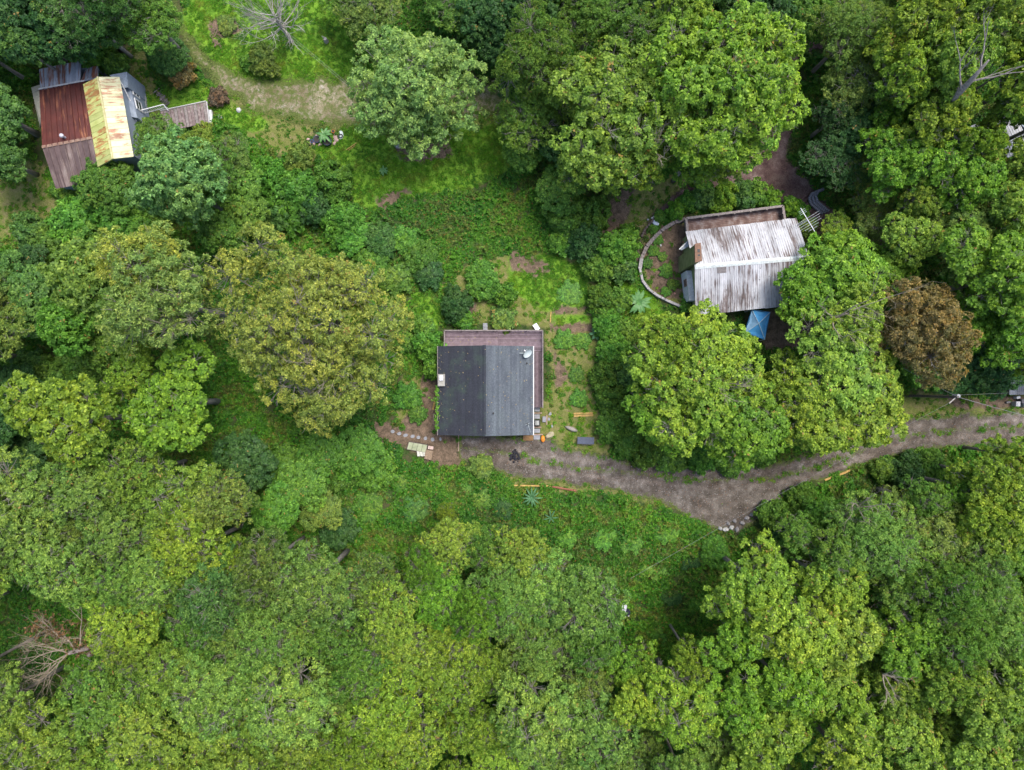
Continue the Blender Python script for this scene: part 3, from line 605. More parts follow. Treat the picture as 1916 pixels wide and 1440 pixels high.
# ---------------------------------------------------------------- undergrowth and grass
def clump_mesh(name, n, rad, ht, J, L, Wd, mat, lift):
    a = rng.uniform(0, 6.3, n); q = np.sqrt(rng.random(n))*rad; z = ht*(1-(q/rad)**2)*rng.uniform(.3, 1, n)
    C = np.stack([q*np.cos(a), q*np.sin(a), z], -1); N = norm(np.stack([np.cos(a)*q/rad*.6, np.sin(a)*q/rad*.6, np.ones(n)], -1)+rng.normal(0, .25, (n, 3)))
    qd, cc = leaves(C, N, np.full(n, .5)+rng.uniform(-.5, .5, n), J, L, Wd, lift, .3)
    me = np_mesh(name, qd, len(qd)//4, mat); face_col(me, 'leafvar', cc)
    return bpy.data.objects.new(name, me)
UG = leaf_mat('undergrowth_mat', True, patch=(.35, [(.28, (.03, .10, .02)), (.42, (.055, .17, .02)), (.52, (.07, .18, .022)), (.58, (.10, .13, .035)), (.64, (.07, .2, .022)), (.8, (.13, .25, .03))]))
GR = leaf_mat('grass_blade_mat', True, trans=.35, patch=(.6, [(.3, (.06, .17, .015)), (.5, (.10, .24, .02)), (.65, (.16, .24, .035)), (.8, (.22, .23, .07))]))
def scatter(name, protos, pts, scl, label=None):
    me = bpy.data.meshes.new(name); me.vertices.add(len(pts)); me.vertices.foreach_set('co', pts.astype(np.float32).ravel())
    a = me.attributes.new('size', 'FLOAT', 'POINT'); a.data.foreach_set('value', scl.astype(np.float32)); me.update()
    o = bpy.data.objects.new(name, me); COL.objects.link(o); tag(o, kind='stuff')
    g = bpy.data.node_groups.new(name, 'GeometryNodeTree'); g.interface.new_socket('Geometry', in_out='INPUT', socket_type='NodeSocketGeometry'); g.interface.new_socket('Geometry', in_out='OUTPUT', socket_type='NodeSocketGeometry')
    N = g.nodes; gi = N.new('NodeGroupInput'); go_ = N.new('NodeGroupOutput'); jn = N.new('GeometryNodeJoinGeometry')
    ro = N.new('FunctionNodeRandomValue'); ro.data_type = 'FLOAT_VECTOR'; ro.inputs[0].default_value = (-.15, -.15, 0); ro.inputs[1].default_value = (.15, .15, 6.28)
    na = N.new('GeometryNodeInputNamedAttribute'); na.data_type = 'FLOAT'; na.inputs[0].default_value = 'size'
    g2 = N.new('GeometryNodeGeometryToInstance')
    for p in protos:
        oi = N.new('GeometryNodeObjectInfo'); oi.inputs[0].default_value = p; g.links.new(oi.outputs['Geometry'], g2.inputs[0])
    ip = N.new('GeometryNodeInstanceOnPoints')
    # each prototype becomes one entry of the instance list
    jl = N.new('GeometryNodeJoinGeometry'); g.nodes.remove(g2)
    for n_ in [n for n in N if n.bl_idname == 'GeometryNodeObjectInfo']:
        n_.inputs['As Instance'].default_value = True; g.links.new(n_.outputs['Geometry'], jl.inputs[0])
    g.links.new(gi.outputs[0], ip.inputs['Points']); g.links.new(jl.outputs[0], ip.inputs['Instance']); ip.inputs['Pick Instance'].default_value = True
    g.links.new(ro.outputs[0], ip.inputs['Rotation']); g.links.new(na.outputs[0], ip.inputs['Scale']); g.links.new(ip.outputs[0], go_.inputs[0]); g.nodes.remove(jn)
    md = o.modifiers.new('scatter', 'NODES'); md.node_group = g; return o
rng = np.random.default_rng(77)
BLD = [[(815,612),(1022,612),(1022,770),(1003,820),(815,820)],[(1262,400),(1470,380),(1530,480),(1518,580),(1290,595),(1268,500)],
       [(60,170),(180,120),(270,160),(290,240),(255,310),(120,350),(70,290)],[(270,190),(400,190),(400,230),(280,240)],[(1385,575),(1445,575),(1440,640),(1390,640)],[(760,822),(815,822),(812,862),(756,855)]]
N0 = 48000; X = rng.uniform(-68, 68, N0); Y = rng.uniform(-52, 52, N0)
lw, ol, di, tr, pa, rd = masks(X, Y); bl = np.zeros(N0)
for b_ in BLD: bl = np.maximum(bl, (polysd(X, Y, b_) > -.1)*1.0)
open_g = np.maximum.reduce([lw, ol*.93, di*.95, sst(-.5, .3, tr)*.995, sst(-.5, .2, pa)*.99, sst(-.4, .3, rd)*.995, bl])
keep = rng.random(N0) > open_g**1.2; X1, Y1 = X[keep], Y[keep]
pts = np.stack([X1, Y1, hgt(X1, Y1)-.05], -1); sc_ = rng.uniform(.6, 1.25, len(X1))*np.clip(1-open_g[keep]*.6, .3, 1)
ug = [clump_mesh('undergrowth_clump', 46, .66, .45, 6, .18, .13, UG, .3), clump_mesh('undergrowth_sprig', 32, .55, .7, 6, .2, .12, UG, .45), clump_mesh('undergrowth_mat_clump', 56, .75, .3, 5, .17, .14, UG, .2)]
scatter('undergrowth', ug, pts, sc_)
g_ = np.maximum(lw, ol*.8)*(1-di*.9)*(tr < .9)*(rd < -.1)*(pa < -.1)*(1-bl)
Xa = rng.uniform(-68, 68, 90000); Ya = rng.uniform(-20, 52, 90000); lw2, ol2, di2, tr2, pa2, rd2 = masks(Xa, Ya)
cd_ = -linesd(Xa, Ya, [(960, 850), (1060, 872), (1180, 884), (1300, 898), (1440, 896), (1550, 868), (1650, 828), (1710, 812), (1800, 802), (1990, 798)], [0]*10)
g_ = np.maximum.reduce([lw2*(tr2 < .5)*(rd2 < 0)*(pa2 < 0), ol2*.3*(tr2 < .8)*(rd2 < .15)*(pa2 < 0), (rd2 > 0)*(cd_ < .45)*.45*(fbm(Xa, Ya, 2.2, 8) > .5), (rd2 > 0)*(rd2 < .5)*.3])*(1-di2*.85)
for b_ in BLD: g_ = g_*(polysd(Xa, Ya, b_) < 0)
keep = rng.random(len(Xa)) < g_*.9; Xa, Ya = Xa[keep], Ya[keep]
gp = [clump_mesh('grass_tuft', 12, .22, .05, 5, .17, .035, GR, 1.1), clump_mesh('clover_tuft', 12, .26, .05, 5, .12, .07, GR, .5)]
scatter('grass', gp, np.stack([Xa, Ya, hgt(Xa, Ya)], -1), rng.uniform(.6, 1.3, len(Xa)))

print('UNIQUE TRIS', sum(len(p['crown'].polygons)*2+len(p['trunk'].polygons)*2 for l in PR.values() for p in l))
# loose stones on the gravel road
rng = np.random.default_rng(4); Xg = rng.uniform(-8, 64, 60000); Yg = rng.uniform(-20, -3, 60000); kp = (polysd(Xg, Yg, ROAD) > .15) & (rng.random(60000) < .4*(.3+fbm(Xg, Yg, 2.0, 4)))
def pebble(name, colr, k):
    mb = MB(); random.seed(k); mb.ell((0, 0, .01), (.05, .04, .025), 5, 3, .2); m_ = simple(name+'_mat', [(.3, tuple(x*.7 for x in colr)), (.7, colr)], 3, .9); return bpy.data.objects.new(name, mb.mesh(name, m_))
sp_ = np.stack([Xg[kp], Yg[kp], hgt(Xg[kp], Yg[kp])+.035], -1)
scatter('loose_gravel', [pebble('pebble_pale', (.3, .28, .27), 1), pebble('pebble_grey', (.16, .14, .13), 2), pebble('dead_leaf_scrap', (.2, .11, .06), 3)], sp_, rng.uniform(.3, 1.5, len(sp_)))

# ---------------------------------------------------------------- building helpers
def lerp(a, b, t): return a+(b-a)*t
def run_mat(name, base, streaks, edge=None, rough=.55, metal=0.0, sx=3.2, sy=.35, thr=(.42, .6), spots=None, band=None, amt=None):
    """sheet metal: attribute 'run' = metres across, metres up the slope, sheet number"""
    m, nt, b = nm(name); at = nt.nodes.new('ShaderNodeAttribute'); at.attribute_name = 'run'
    v = mapping(nt, at.outputs['Vector'], (sx, sy, 1.7)); n = noise(nt, v, 1.0, 6, .72)
    n0 = noise(nt, mapping(nt, at.outputs['Vector'], (.28, .22, .3)), 1.0, 3, .6)
    s = math_(nt, 'ADD', math_(nt, 'MULTIPLY', n.outputs[0], .62), math_(nt, 'MULTIPLY', n0.outputs[0], .38))
    st = ramp(nt, [(thr[0], (0, 0, 0)), (thr[1], (1, 1, 1))]); nt.links.new(s, st.inputs[0])
    nb = noise(nt, mapping(nt, at.outputs['Vector'], (1.2, .9, 1)), 1.0, 5, .7)
    rb = ramp(nt, base); nt.links.new(nb.outputs[0], rb.inputs[0]); rs = ramp(nt, streaks); nt.links.new(nb.outputs[0], rs.inputs[0])
    c = mixc(nt, st.outputs[0], rb.outputs[0], rs.outputs[0])
    if spots:
        ns = nt.nodes.new('ShaderNodeTexVoronoi'); ns.inputs['Scale'].default_value = spots[0]; nt.links.new(at.outputs['Vector'], ns.inputs['Vector'])
        rr = ramp(nt, [(.0, (1, 1, 1)), (spots[1], (1, 1, 1)), (spots[1]+.03, (0, 0, 0))]); nt.links.new(ns.outputs['Distance'], rr.inputs[0]); c = mixc(nt, rr.outputs[0], c, spots[2])
    if band:
        sp = nt.nodes.new('ShaderNodeSeparateXYZ'); nt.links.new(at.outputs['Vector'], sp.inputs[0])
        y = math_(nt, 'ADD', sp.outputs[1], math_(nt, 'MULTIPLY', n0.outputs[0], 1.2)); rr = ramp(nt, [(band[0], (1, 1, 1)), (band[1], band[3]), (band[2], (1, 1, 1))])
        nt.links.new(math_(nt, 'MULTIPLY', y, .1), rr.inputs[0]); c = mixc(nt, 1.0, c, rr.outputs[0], 'MULTIPLY')
    oi = nt.nodes.new('ShaderNodeObjectInfo'); ro = ramp(nt, [(0, (.78, .78, .78)), (1, (1.14, 1.14, 1.14))]); nt.links.new(oi.outputs['Random'], ro.inputs[0]); c = mixc(nt, 1.0, c, ro.outputs[0], 'MULTIPLY')
    nt.links.new(c, b.inputs['Base Color']); b.inputs['Roughness'].default_value = rough; b.inputs['Metallic'].default_value = metal; b.inputs['Specular IOR Level'].default_value = .35
    bu = nt.nodes.new('ShaderNodeBump'); bu.inputs['Strength'].default_value = .3; bu.inputs['Distance'].default_value = .03; nt.links.new(n.outputs[0], bu.inputs['Height']); nt.links.new(bu.outputs[0], b.inputs['Normal'])
    return m
def slope_pts(E0, E1, R0, R1):
    def f(u, v, off=0.0):
        p = lerp(lerp(E0, E1, u), lerp(R0, R1, u), v); return p+NRM*off
    NRM = (E1-E0).cross(R0-E0).normalized()
    if NRM.z < 0: NRM = -NRM
    return f
def metal_slope(root, E0, E1, R0, R1, pw, rp, mat, host=None, rib=.035, deck=None, jag=0, rib_w=.25, name='roof_panel'):
    """sheets of ribbed metal laid side by side from eave to ridge, each its own object; host: 'roof' part that carries them"""
    f = slope_pts(E0, E1, R0, R1); L = (E1-E0).length; n = max(1, round(L/pw)); V = (R0-E0).length; off0 = Vector(root.location)
    mb = MB(); mb.hexa([f(0, 0, -.14), f(1, 0, -.14), f(1, 1, -.14), f(0, 1, -.14)], [f(0, 0, -.02), f(1, 0, -.02), f(1, 1, -.02), f(0, 1, -.02)])
    roof = part(mb, 'roof', deck or mat, root)
    for i in range(n):
        u0, u1 = i/n, (i+1)/n; k = max(1, round((u1-u0)*L/rp)); prof = []
        for j in range(k):
            a = u0+(u1-u0)*j/k; b = u0+(u1-u0)*(j+1)/k; w = (b-a)*rib_w
            prof += [(a, 0), (b-w*2, 0), (b-w*1.5, rib), (b-w*.5, rib)]
        prof.append((u1, 0)); e = random.uniform(-jag, jag)/V; lift = random.uniform(0, .008)
        vs = [0+e-.02, .33, .66, 1]; me = bpy.data.meshes.new(name); vv = []; run = []
        for v_ in vs:
            for (u, o) in prof: vv.append(tuple(f(u, v_, o+lift+.004)-off0)); run.append((u*L+root.location.x, v_*V, i*.37, 1))
        m = len(prof); ff = [(r*m+c, r*m+c+1, (r+1)*m+c+1, (r+1)*m+c) for r in range(3) for c in range(m-1)]
        me.from_pydata(vv, [], ff); me.materials.append(mat); pt_col(me, 'run', np.array(run)); me.update()
        o = bpy.data.objects.new(name, me); COL.objects.link(o); o.parent = roof
    return roof
def wall(root, pts, mat, thick=.15, name='wall', label=None, inward=None):
    """vertical wall from its outline (world points in one plane), thickened inward"""
    n = (pts[1]-pts[0]).cross(pts[2]-pts[1]).normalized(); c = sum(pts, Vector())/len(pts)
    if inward is not None and n.dot(inward-c) < 0: n = -n
    mb = MB(); k = len(pts); mb.v = [tuple(p) for p in pts]+[tuple(p+n*thick) for p in pts]
    mb.f = [tuple(range(k)), tuple(range(2*k-1, k-1, -1))]+[(i, (i+1) % k, k+(i+1) % k, k+i) for i in range(k)]
    return part(mb, name, mat, root, label=label)
def gable_walls(root, E00, E01, R0, R1, E10, E11, mats, z0=-1.2, inset=.25):
    """four walls under a gable roof; E00-E01 one eave, E10-E11 the other, R ridge (all ends matching)"""
    c = (E00+E01+E10+E11)/4
    def ins(p, q=inset):
        d = Vector((c.x-p.x, c.y-p.y, 0)); d.normalize(); r = p+d*q*1.3; r.z = p.z-.2; return r
    a, b, g, h = ins(E00), ins(E01), ins(E10), ins(E11); r0 = ins(R0, inset*.9); r1 = ins(R1, inset*.9); r0.z = R0.z-.22; r1.z = R1.z-.22
    # slide ridge ends into the plane of the gable
    dn = lambda p: Vector((p.x, p.y, z0))
    W_ = []
    W_.append(wall(root, [dn(a), dn(b), b, a], mats[0], inward=c)); W_.append(wall(root, [dn(g), dn(h), h, g], mats[1], inward=c))
    def inplane(p, q, r):
        t = ((r-p).dot(q-p))/((q-p).dot(q-p)); s = p.lerp(q, t); return Vector((s.x, s.y, r.z))
    W_.append(wall(root, [dn(a), dn(g), g, inplane(a, g, r0), a], mats[2], inward=c)); W_.append(wall(root, [dn(b), dn(h), h, inplane(b, h, r1), b], mats[3], inward=c))
    return W_
def window(wl, root, c, along, up, w, h, out, frame, glass):
    """frame (part) with its pane (sub-part) set on a wall"""
    mb = MB(); a = along.normalized(); u = up.normalized()
    for s in (-1, 1):
        mb.bar(c+a*s*w/2-u*h/2, c+a*s*w/2+u*h/2, .1, .1, up=out); mb.bar(c-a*(w/2+.05)+u*s*h/2, c+a*(w/2+.05)+u*s*h/2, .12, .1, up=out)
    mb.bar(c-a*w/2, c+a*w/2, .05, .07, up=out)
    fr = part(mb, 'window', frame, root); pb = MB(); pb.bar(c-a*w/2, c+a*w/2, .02, h, up=u); sub(pb, 'pane', glass, fr); return fr
WHITE = flat('white_paint', (.6, .6, .6)); GLASS = simple('dark_glass', [(.3, (.02, .025, .03)), (.7, (.05, .06, .07))], 2, .12, spec=.6)
DARKW = flat('dark_timber', (.09, .07, .06)); GREYW = simple('weathered_wood', [(.3, (.11, .095, .09)), (.7, (.27, .235, .22))], 5, .85, .3, sc=(1, 1, 1))
STONE = simple('stone_mat', [(.3, (.17, .16, .16)), (.7, (.38, .37, .37))], 3, .9, .5); BLACK = flat('black_mat', (.018, .018, .02), .5)

# ================================================================ the black-roofed house
def zx(px, z): return (px-958)*(H-z)/F
def zy(py, z): return (720-py)*(H-z)/F
ZE, ZR = 3.1, 4.9
xl, xr, xm = zx(820, ZE), zx(997, ZE), zx(906, ZR); yt, yb = zy(648, ZE), zy(813, ZE)
hs = empty('cabin', 'small cabin with dark shingled gable roof and a plum-painted deck round two sides', 'house', ((xl+xr)/2, (yt+yb)/2, 0))
def shingle_mat(name, a, b_, c_, moss):
    m, nt, b = nm(name); ge = nt.nodes.new('ShaderNodeNewGeometry'); oi = nt.nodes.new('ShaderNodeObjectInfo')
    v = mapping(nt, ge.outputs['Position'], (4.5, 3.6, 4.5)); n = noise(nt, v, 1.6, 5, .8); r = ramp(nt, [(.32, a), (.5, b_), (.7, c_)]); nt.links.new(n.outputs[0], r.inputs[0])
    n2 = noise(nt, mapping(nt, ge.outputs['Position'], (.35, .16, 1)), 2.2, 4, .6); r2 = ramp(nt, [(.32, (.7, .7, .74)), (.5, (1, 1, 1)), (.7, (1.1, 1.12, 1.05))]); nt.links.new(n2.outputs[0], r2.inputs[0])
    c = mixc(nt, 1.0, r.outputs[0], r2.outputs[0], 'MULTIPLY')
    rr = ramp(nt, [(0, (.78, .78, .8)), (1, (1.18, 1.18, 1.18))]); nt.links.new(oi.outputs['Random'], rr.inputs[0]); c = mixc(nt, 1.0, c, rr.outputs[0], 'MULTIPLY')
    n3 = noise(nt, ge.outputs['Position'], .6, 4, .7); r3 = ramp(nt, [(.5, (0, 0, 0)), (.72, (moss, moss, moss))]); nt.links.new(n3.outputs[0], r3.inputs[0]); c = mixc(nt, r3.outputs[0], c, (.035, .07, .04))
    nt.links.new(c, b.inputs['Base Color']); b.inputs['Roughness'].default_value = .85
    nb = noise(nt, v, 9, 4, .8); bu = nt.nodes.new('ShaderNodeBump'); bu.inputs['Strength'].default_value = .4; bu.inputs['Distance'].default_value = .02
    nt.links.new(nb.outputs[0], bu.inputs['Height']); nt.links.new(bu.outputs[0], b.inputs['Normal']); return m
SH_W = shingle_mat('shingles_navy', (.009, .011, .017), (.015, .018, .027), (.03, .034, .045), .45); SH_E = shingle_mat('shingles_grey', (.045, .054, .064), (.068, .081, .095), (.105, .122, .14), .12)  # western slope and ridge cap get a much darker navy than the eastern slope
for side, E0, E1, R0, R1, mt in (('w', Vector((xl, yb, ZE)), Vector((xl, yt, ZE)), Vector((xm, yb, ZR)), Vector((xm, yt, ZR)), SH_W),
                                 ('e', Vector((xr, yb, ZE)), Vector((xr, yt, ZE)), Vector((xm, yb, ZR)), Vector((xm, yt, ZR)), SH_E)):
    f = slope_pts(E0, E1, R0, R1); mb = MB(); mb.hexa([f(0, 0, -.16), f(1, 0, -.16), f(1, 1, -.16), f(0, 1, -.16)], [f(0, 0, -.01), f(1, 0, -.01), f(1, 1, -.01), f(0, 1, -.01)])
    rf = part(mb, 'roof', DARKW, hs, label='dark navy western roof slope' if side == 'w' else 'blue-grey eastern roof slope')
    nC = 27
    for i in range(nC):
        v0, v1 = i/nC-.004, (i+1)/nC+.008; mb = MB(); j = random.uniform(-.003, .003)
        mb.hexa([f(-.003, v0, -.005), f(1.003, v0, -.005), f(1.003, v1, -.008), f(-.003, v1, -.008)], [f(-.003, v0+j, .045), f(1.003, v0, .045), f(1.003, v1, .004), f(-.003, v1, .004)])
        o = sub(mb, 'shingle_course', mt, rf)
mb = MB()
for i in range(34):
    y0 = lerp(yb, yt, i/34); y1 = lerp(yb, yt, (i+1)/34)+.06
    for s in (-1, 1): mb.hexa([(xm, y0, ZR), (xm+s*.2, y0, ZR-.09), (xm+s*.2, y1, ZR-.09), (xm, y1, ZR)], [(xm, y0, ZR+.08), (xm+s*.2, y0, ZR-.01), (xm+s*.2, y1, ZR-.03), (xm, y1, ZR+.05)])
part(mb, 'ridge_cap', SH_W, hs)
mb = MB(); mb.box((xr+.06, (yt+yb)/2, ZE-.03), (.14, yt-yb+.1, .12)); part(mb, 'gutter', WHITE, hs)
mb = MB(); mb.box((xl-.06, (yt+yb)/2, ZE-.04), (.1, yt-yb+.1, .1)); part(mb, 'fascia', GREYW, hs)
SIDE = simple('tan_siding', [(.3, (.2, .17, .13)), (.7, (.33, .29, .22))], 3, .8, .2)
gable_walls(hs, Vector((xl, yb, ZE)), Vector((xl, yt, ZE)), Vector((xm, yb, ZR)), Vector((xm, yt, ZR)), Vector((xr, yb, ZE)), Vector((xr, yt, ZE)), [SIDE]*4, inset=.3)
# deck
PLUM = simple('plum_deck_paint', [(.3, (.12, .085, .1)), (.55, (.175, .13, .15)), (.75, (.24, .19, .21))], 2.2, .7, .25, sc=(1, 1, 1))
ZD = .9
_nt = PLUM.node_tree; _b = _nt.nodes['Principled BSDF']; _src = _b.inputs['Base Color'].links[0].from_socket; _oi = _nt.nodes.new('ShaderNodeObjectInfo'); _r = ramp(_nt, [(0, (.62, .62, .62)), (1, (1.25, 1.25, 1.25))]); _nt.links.new(_oi.outputs['Random'], _r.inputs[0])
_nt.links.new(mixc(_nt, 1.0, _src, _r.outputs[0], 'MULTIPLY'), _b.inputs['Base Color'])
dl, dr, dt, db = zx(833, ZD), zx(1015, ZD), zy(619, ZD), zy(762, ZD); yi = yt-.4; xi = xr-.7
dk_mb = MB(); dk_mb.box(((dl+dr)/2, (dt+yi)/2, ZD-.14), (dr-dl-.1, dt-yi-.1, .16)); dk_mb.box(((xi+dr)/2, (yi+db)/2, ZD-.141), (dr-xi-.1, yi-db, .16))
for k in range(7): dk_mb.box((lerp(dl, dr, k/6)*.98, dt-.2, (ZD-.1)/2-.6), (.12, .12, ZD+1.0))
deck = part(dk_mb, 'deck', DARKW, hs)
nb_ = 15
for i in range(nb_):
    y = lerp(yi+.07, dt-.07, i/(nb_-1)); xs_ = [dl, lerp(dl, dr, .545), dr]
    for k in range(2):
        mb = MB(); mb.box(((xs_[k]+xs_[k+1])/2, y, ZD-.03+random.uniform(-.006, .006)), (xs_[k+1]-xs_[k]-.02, .137, .04)); sub(mb, 'deck_board', PLUM, deck)
nb_ = 12
for i in range(nb_):
    x = lerp(xi+.07, dr-.07, i/(nb_-1)); mb = MB(); mb.box((x, (db+yi-.07)/2, ZD-.03+random.uniform(-.006, .006)), (.122, yi-.07-db, .04)); sub(mb, 'deck_board', PLUM, deck)
mb = MB()
for (a, b_) in (((dl, dt), (dr, dt)), ((dr, dt), (dr, db)), ((dl, dt), (dl, yi))):
    A = Vector((*a, ZD+.95)); B = Vector((*b_, ZD+.95)); mb.bar(A, B, .11, .05); mb.bar(A-Vector((0, 0, .75)), B-Vector((0, 0, .75)), .04, .08)
    n = int((B-A).length/1.8)
    for k in range(n+1): q = A.lerp(B, k/n); mb.box((q.x, q.y, ZD+.42), (.1, .1, 1.0))
    n = int((B-A).length/.16)
    for k in range(n+1): q = A.lerp(B, k/n); mb.box((q.x, q.y, ZD+.52), (.03, .03, .8))
part(mb, 'railing', GREYW, hs)
# chimney, vents, dish
cx_, cy_ = zx(826, 3.6), zy(711, 3.6)
mb = MB(); mb.box((cx_, cy_, 1.3), (.78, 1.35, 4.9)); ch = part(mb, 'chimney', flat('cream_masonry', (.27, .26, .23)), hs, bevel=.03)
mb = MB(); mb.box((cx_, cy_+.25, 3.86), (.4, .6, .22)); sub(mb, 'chimney_cap', WHITE, ch, bevel=.03)
for px, py in ((985.5, 679.5), (922.5, 773)):
    z = ZR-(ZR-ZE)*abs(zx(px, 4)-xm)/(xr-xm); mb = MB(); x, y = zx(px, z), zy(py, z)
    mb.disc((x, y, z-.1), .17, .17, .14, 12, top=.6); mb.tube([(x, y, z), (x, y, z+.45)], .06, 8); part(mb, 'vent_pipe', BLACK, hs)
z = 3.25; x, y = zx(985, z), zy(659, z); DISH = simple('dish_grey', [(.3, (.33, .38, .38)), (.7, (.46, .52, .51))], 4, .5)
mb = MB(); nu = 18
axd = Vector((.45, -.5, .75)).normalized(); sx_ = axd.cross(Vector((0, 0, 1))).normalized(); sy_ = sx_.cross(axd); c0 = Vector((x+.05, y-.12, z+.75))
for side in (0, .03):
    for j in range(5):
        q = j/4; mb.v += [tuple(c0+(sx_*math.cos(2*math.pi*i/nu)*.55+sy_*math.sin(2*math.pi*i/nu)*.45)*q+axd*(.16*q*q-side)) for i in range(nu)]
for s in range(2):
    for j in range(4):
        for i in range(nu): k = s*5*nu+j*nu; mb.f.append((k+i, k+(i+1) % nu, k+nu+(i+1) % nu, k+nu+i))
ds = empty('satellite_dish', 'pale grey satellite dish on the upper right corner of the black roof', 'satellite dish', (x, y, z))
part(mb, 'reflector', DISH, ds, smooth=True)
mb = MB(); mb.tube([(x+.05, y-.12, z+.72), (x+.0, y+.1, z+.4), (x, y, z-.1)], .03, 6); mb.tube([(x, y+.05, z+.2), (x-.3, y-.5, z)], .02, 5); mb.tube([(x, y+.05, z+.2), (x+.1, y+.6, z)], .02, 5); part(mb, 'mast', DISH, ds)
mb = MB(); e = c0+axd*.7+Vector((-.5, .55, 0)); mb.tube([c0+Vector((-.25, .25, .0)), e], .03, 6); mb.bar(e, e+Vector((-.12, .12, .02)), .12); part(mb, 'feed_arm', WHITE, ds)
mb = MB(); mb.tube([c0+Vector((-.3, 0, 0)), c0+Vector((-.85, .0, .15))], .03, 6); part(mb, 'bracket', DISH, ds)
z = 3.4; x, y = zx(987, z), zy(793, z)
an = empty('roof_aerial', 'small thin aerial lying near the lower right corner of the black roof', 'antenna', (x, y, z))
mb = MB(); mb.tube([(x, y, z-.1), (x+.05, y, z+.7)], .03, 6); mb.disc((x, y, z-.05), .12, .12, .08); part(mb, 'mast', BLACK, an)
mb = MB(); mb.tube([(x+.05, y, z+.65), (x+.35, y-.9, z+.25)], .016, 5); mb.tube([(x-.3, y-.1, z+.6), (x+.25, y+.15, z+.62)], .016, 5); part(mb, 'rod', DISH, an)
# vine on the west edge
rng = np.random.default_rng(5); n = 220; yy = rng.uniform(zy(805, 3.2), zy(722, 3.2), n); xx = xl-.08+rng.normal(0, .09, n)+np.where((abs(yy-zy(748, 3.2)) < .35) | (abs(yy-zy(782, 3.2)) < .35), rng.normal(0, .28, n), 0)
q, cc = leaves(np.stack([xx, yy, np.full(n, 3.12)+rng.uniform(-.3, .12, n)], -1), norm(np.stack([rng.normal(0, .3, n), rng.normal(0, .3, n), np.ones(n)], -1)), rng.random(n), 4, .17, .12, .3)
me = np_mesh('vine', q-np.array([xl, 0, 3]), len(q)//4, LEAF); face_col(me, 'leafvar', cc); o = bpy.data.objects.new('vine', me); COL.objects.link(o); o.location = (xl, 0, 3); o.color = (.10, .22, .03, 0); tag(o, 'fresh green vine creeping along the left eave of the black-roofed cabin', 'vine')

# ================================================================ the white-roofed house
Z0, Z1 = 3.0, 5.2
a0, a1 = P(1283, 434, Z0), P(1490.4, 408.6, Z0); r0, r1 = P(1300, 499, Z1), P(1514, 481, Z1); s0, s1 = P(1301, 588, Z0), P(1515, 566, Z0)
wh = empty('farmhouse', 'old house with a streaked white ribbed-metal roof and green gable wall', 'house', ((a0+s1)/2*1)); wh.location.z = 0
WROOF = run_mat('white_roof_metal', [(.3, (.37, .375, .4)), (.7, (.53, .54, .57))], [(.3, (.09, .065, .06)), (.55, (.16, .13, .125)), (.75, (.27, .245, .245))], sx=4.6, sy=.3, thr=(.492, .57), spots=(1.15, .055, (.03, .025, .03)), rough=.5)
GREENW = simple('faded_green_siding', [(.3, (.14, .17, .07)), (.7, (.23, .26, .12))], 3, .8, .2)
metal_slope(wh, a0, a1, r0, r1, .72, .24, WROOF, deck=GREYW, jag=.03); metal_slope(wh, s0, s1, r0, r1, .72, .24, WROOF, deck=GREYW, jag=.03)
mb = MB()
for i in range(6):
    p, q = r0.lerp(r1, i/6), r0.lerp(r1, (i+1)/6+.004); d = (r1-r0).normalized(); n = Vector((0, 0, 1)).cross(d)
    for s in (-1, 1): mb.hexa([p+Vector((0, 0, .0)), p+n*s*.26-Vector((0, 0, .14)), q+n*s*.26-Vector((0, 0, .14)), q], [p+Vector((0, 0, .07)), p+n*s*.26-Vector((0, 0, .05)), q+n*s*.26-Vector((0, 0, .05)), q+Vector((0, 0, .07))])
part(mb, 'ridge_cap', flat('galvanised_cap', (.5, .54, .54), .45), wh)
gable_walls(wh, a0, a1, r0, r1, s0, s1, [GREENW]*4, inset=.3)
mb = MB(); mb.bar(s0+Vector((0, -.02, -.08)), s1+Vector((0, -.02, -.08)), .07, .12); part(mb, 'fascia', simple('rusty_edge', [(.3, (.1, .06, .045)), (.7, (.25, .19, .16))], 4, .8), wh)
mb = MB(); mb.bar(a0+Vector((0, .03, -.08)), a1+Vector((0, .03, -.08)), .07, .12); part(mb, 'fascia', GREYW, wh)
f = slope_pts(s0, s1, r0, r1); mb = MB(); mb.hexa([f(.195, .83, .045), f(.275, .83, .045), f(.275, .985, .045), f(.195, .985, .045)], [f(.195, .83, .06), f(.275, .83, .06), f(.275, .985, .06), f(.195, .985, .06)])
part(mb, 'roof_patch', flat('patch_grey', (.17, .155, .155)), wh, label='brown-grey square patch beside the ridge')
# chimney
t = [P(1300, 457, 7.2), P(1310.5, 455, 7.2), P(1313, 487, 7.2), P(1300.5, 490, 7.2)]; cc_ = sum(t, Vector())/4
bt = [Vector((p.x*1.0, p.y, -.6)) for p in t]; mb = MB(); mb.hexa([bt[3], bt[2], bt[1], bt[0]], [Vector((p.x, p.y, 7.1)) for p in (t[3], t[2], t[1], t[0])])
chm = part(mb, 'chimney', simple('mossy_render', [(.3, (.13, .15, .055)), (.7, (.24, .25, .11))], 1.6, .9, .3), wh, bevel=.04)
mb = MB(); tt = [(p-cc_)*1.06+cc_ for p in t]
def zset(p, z): return Vector((p.x, p.y, z))
mb.hexa([zset(tt[i], 7.08) for i in (3, 2, 1, 0)], [zset(tt[i], 7.3) for i in (3, 2, 1, 0)]); sub(mb, 'chimney_crown', simple('red_brick_crown', [(.3, (.12, .07, .045)), (.7, (.22, .13, .09))], 5, .9, .4), chm)
mb = MB()
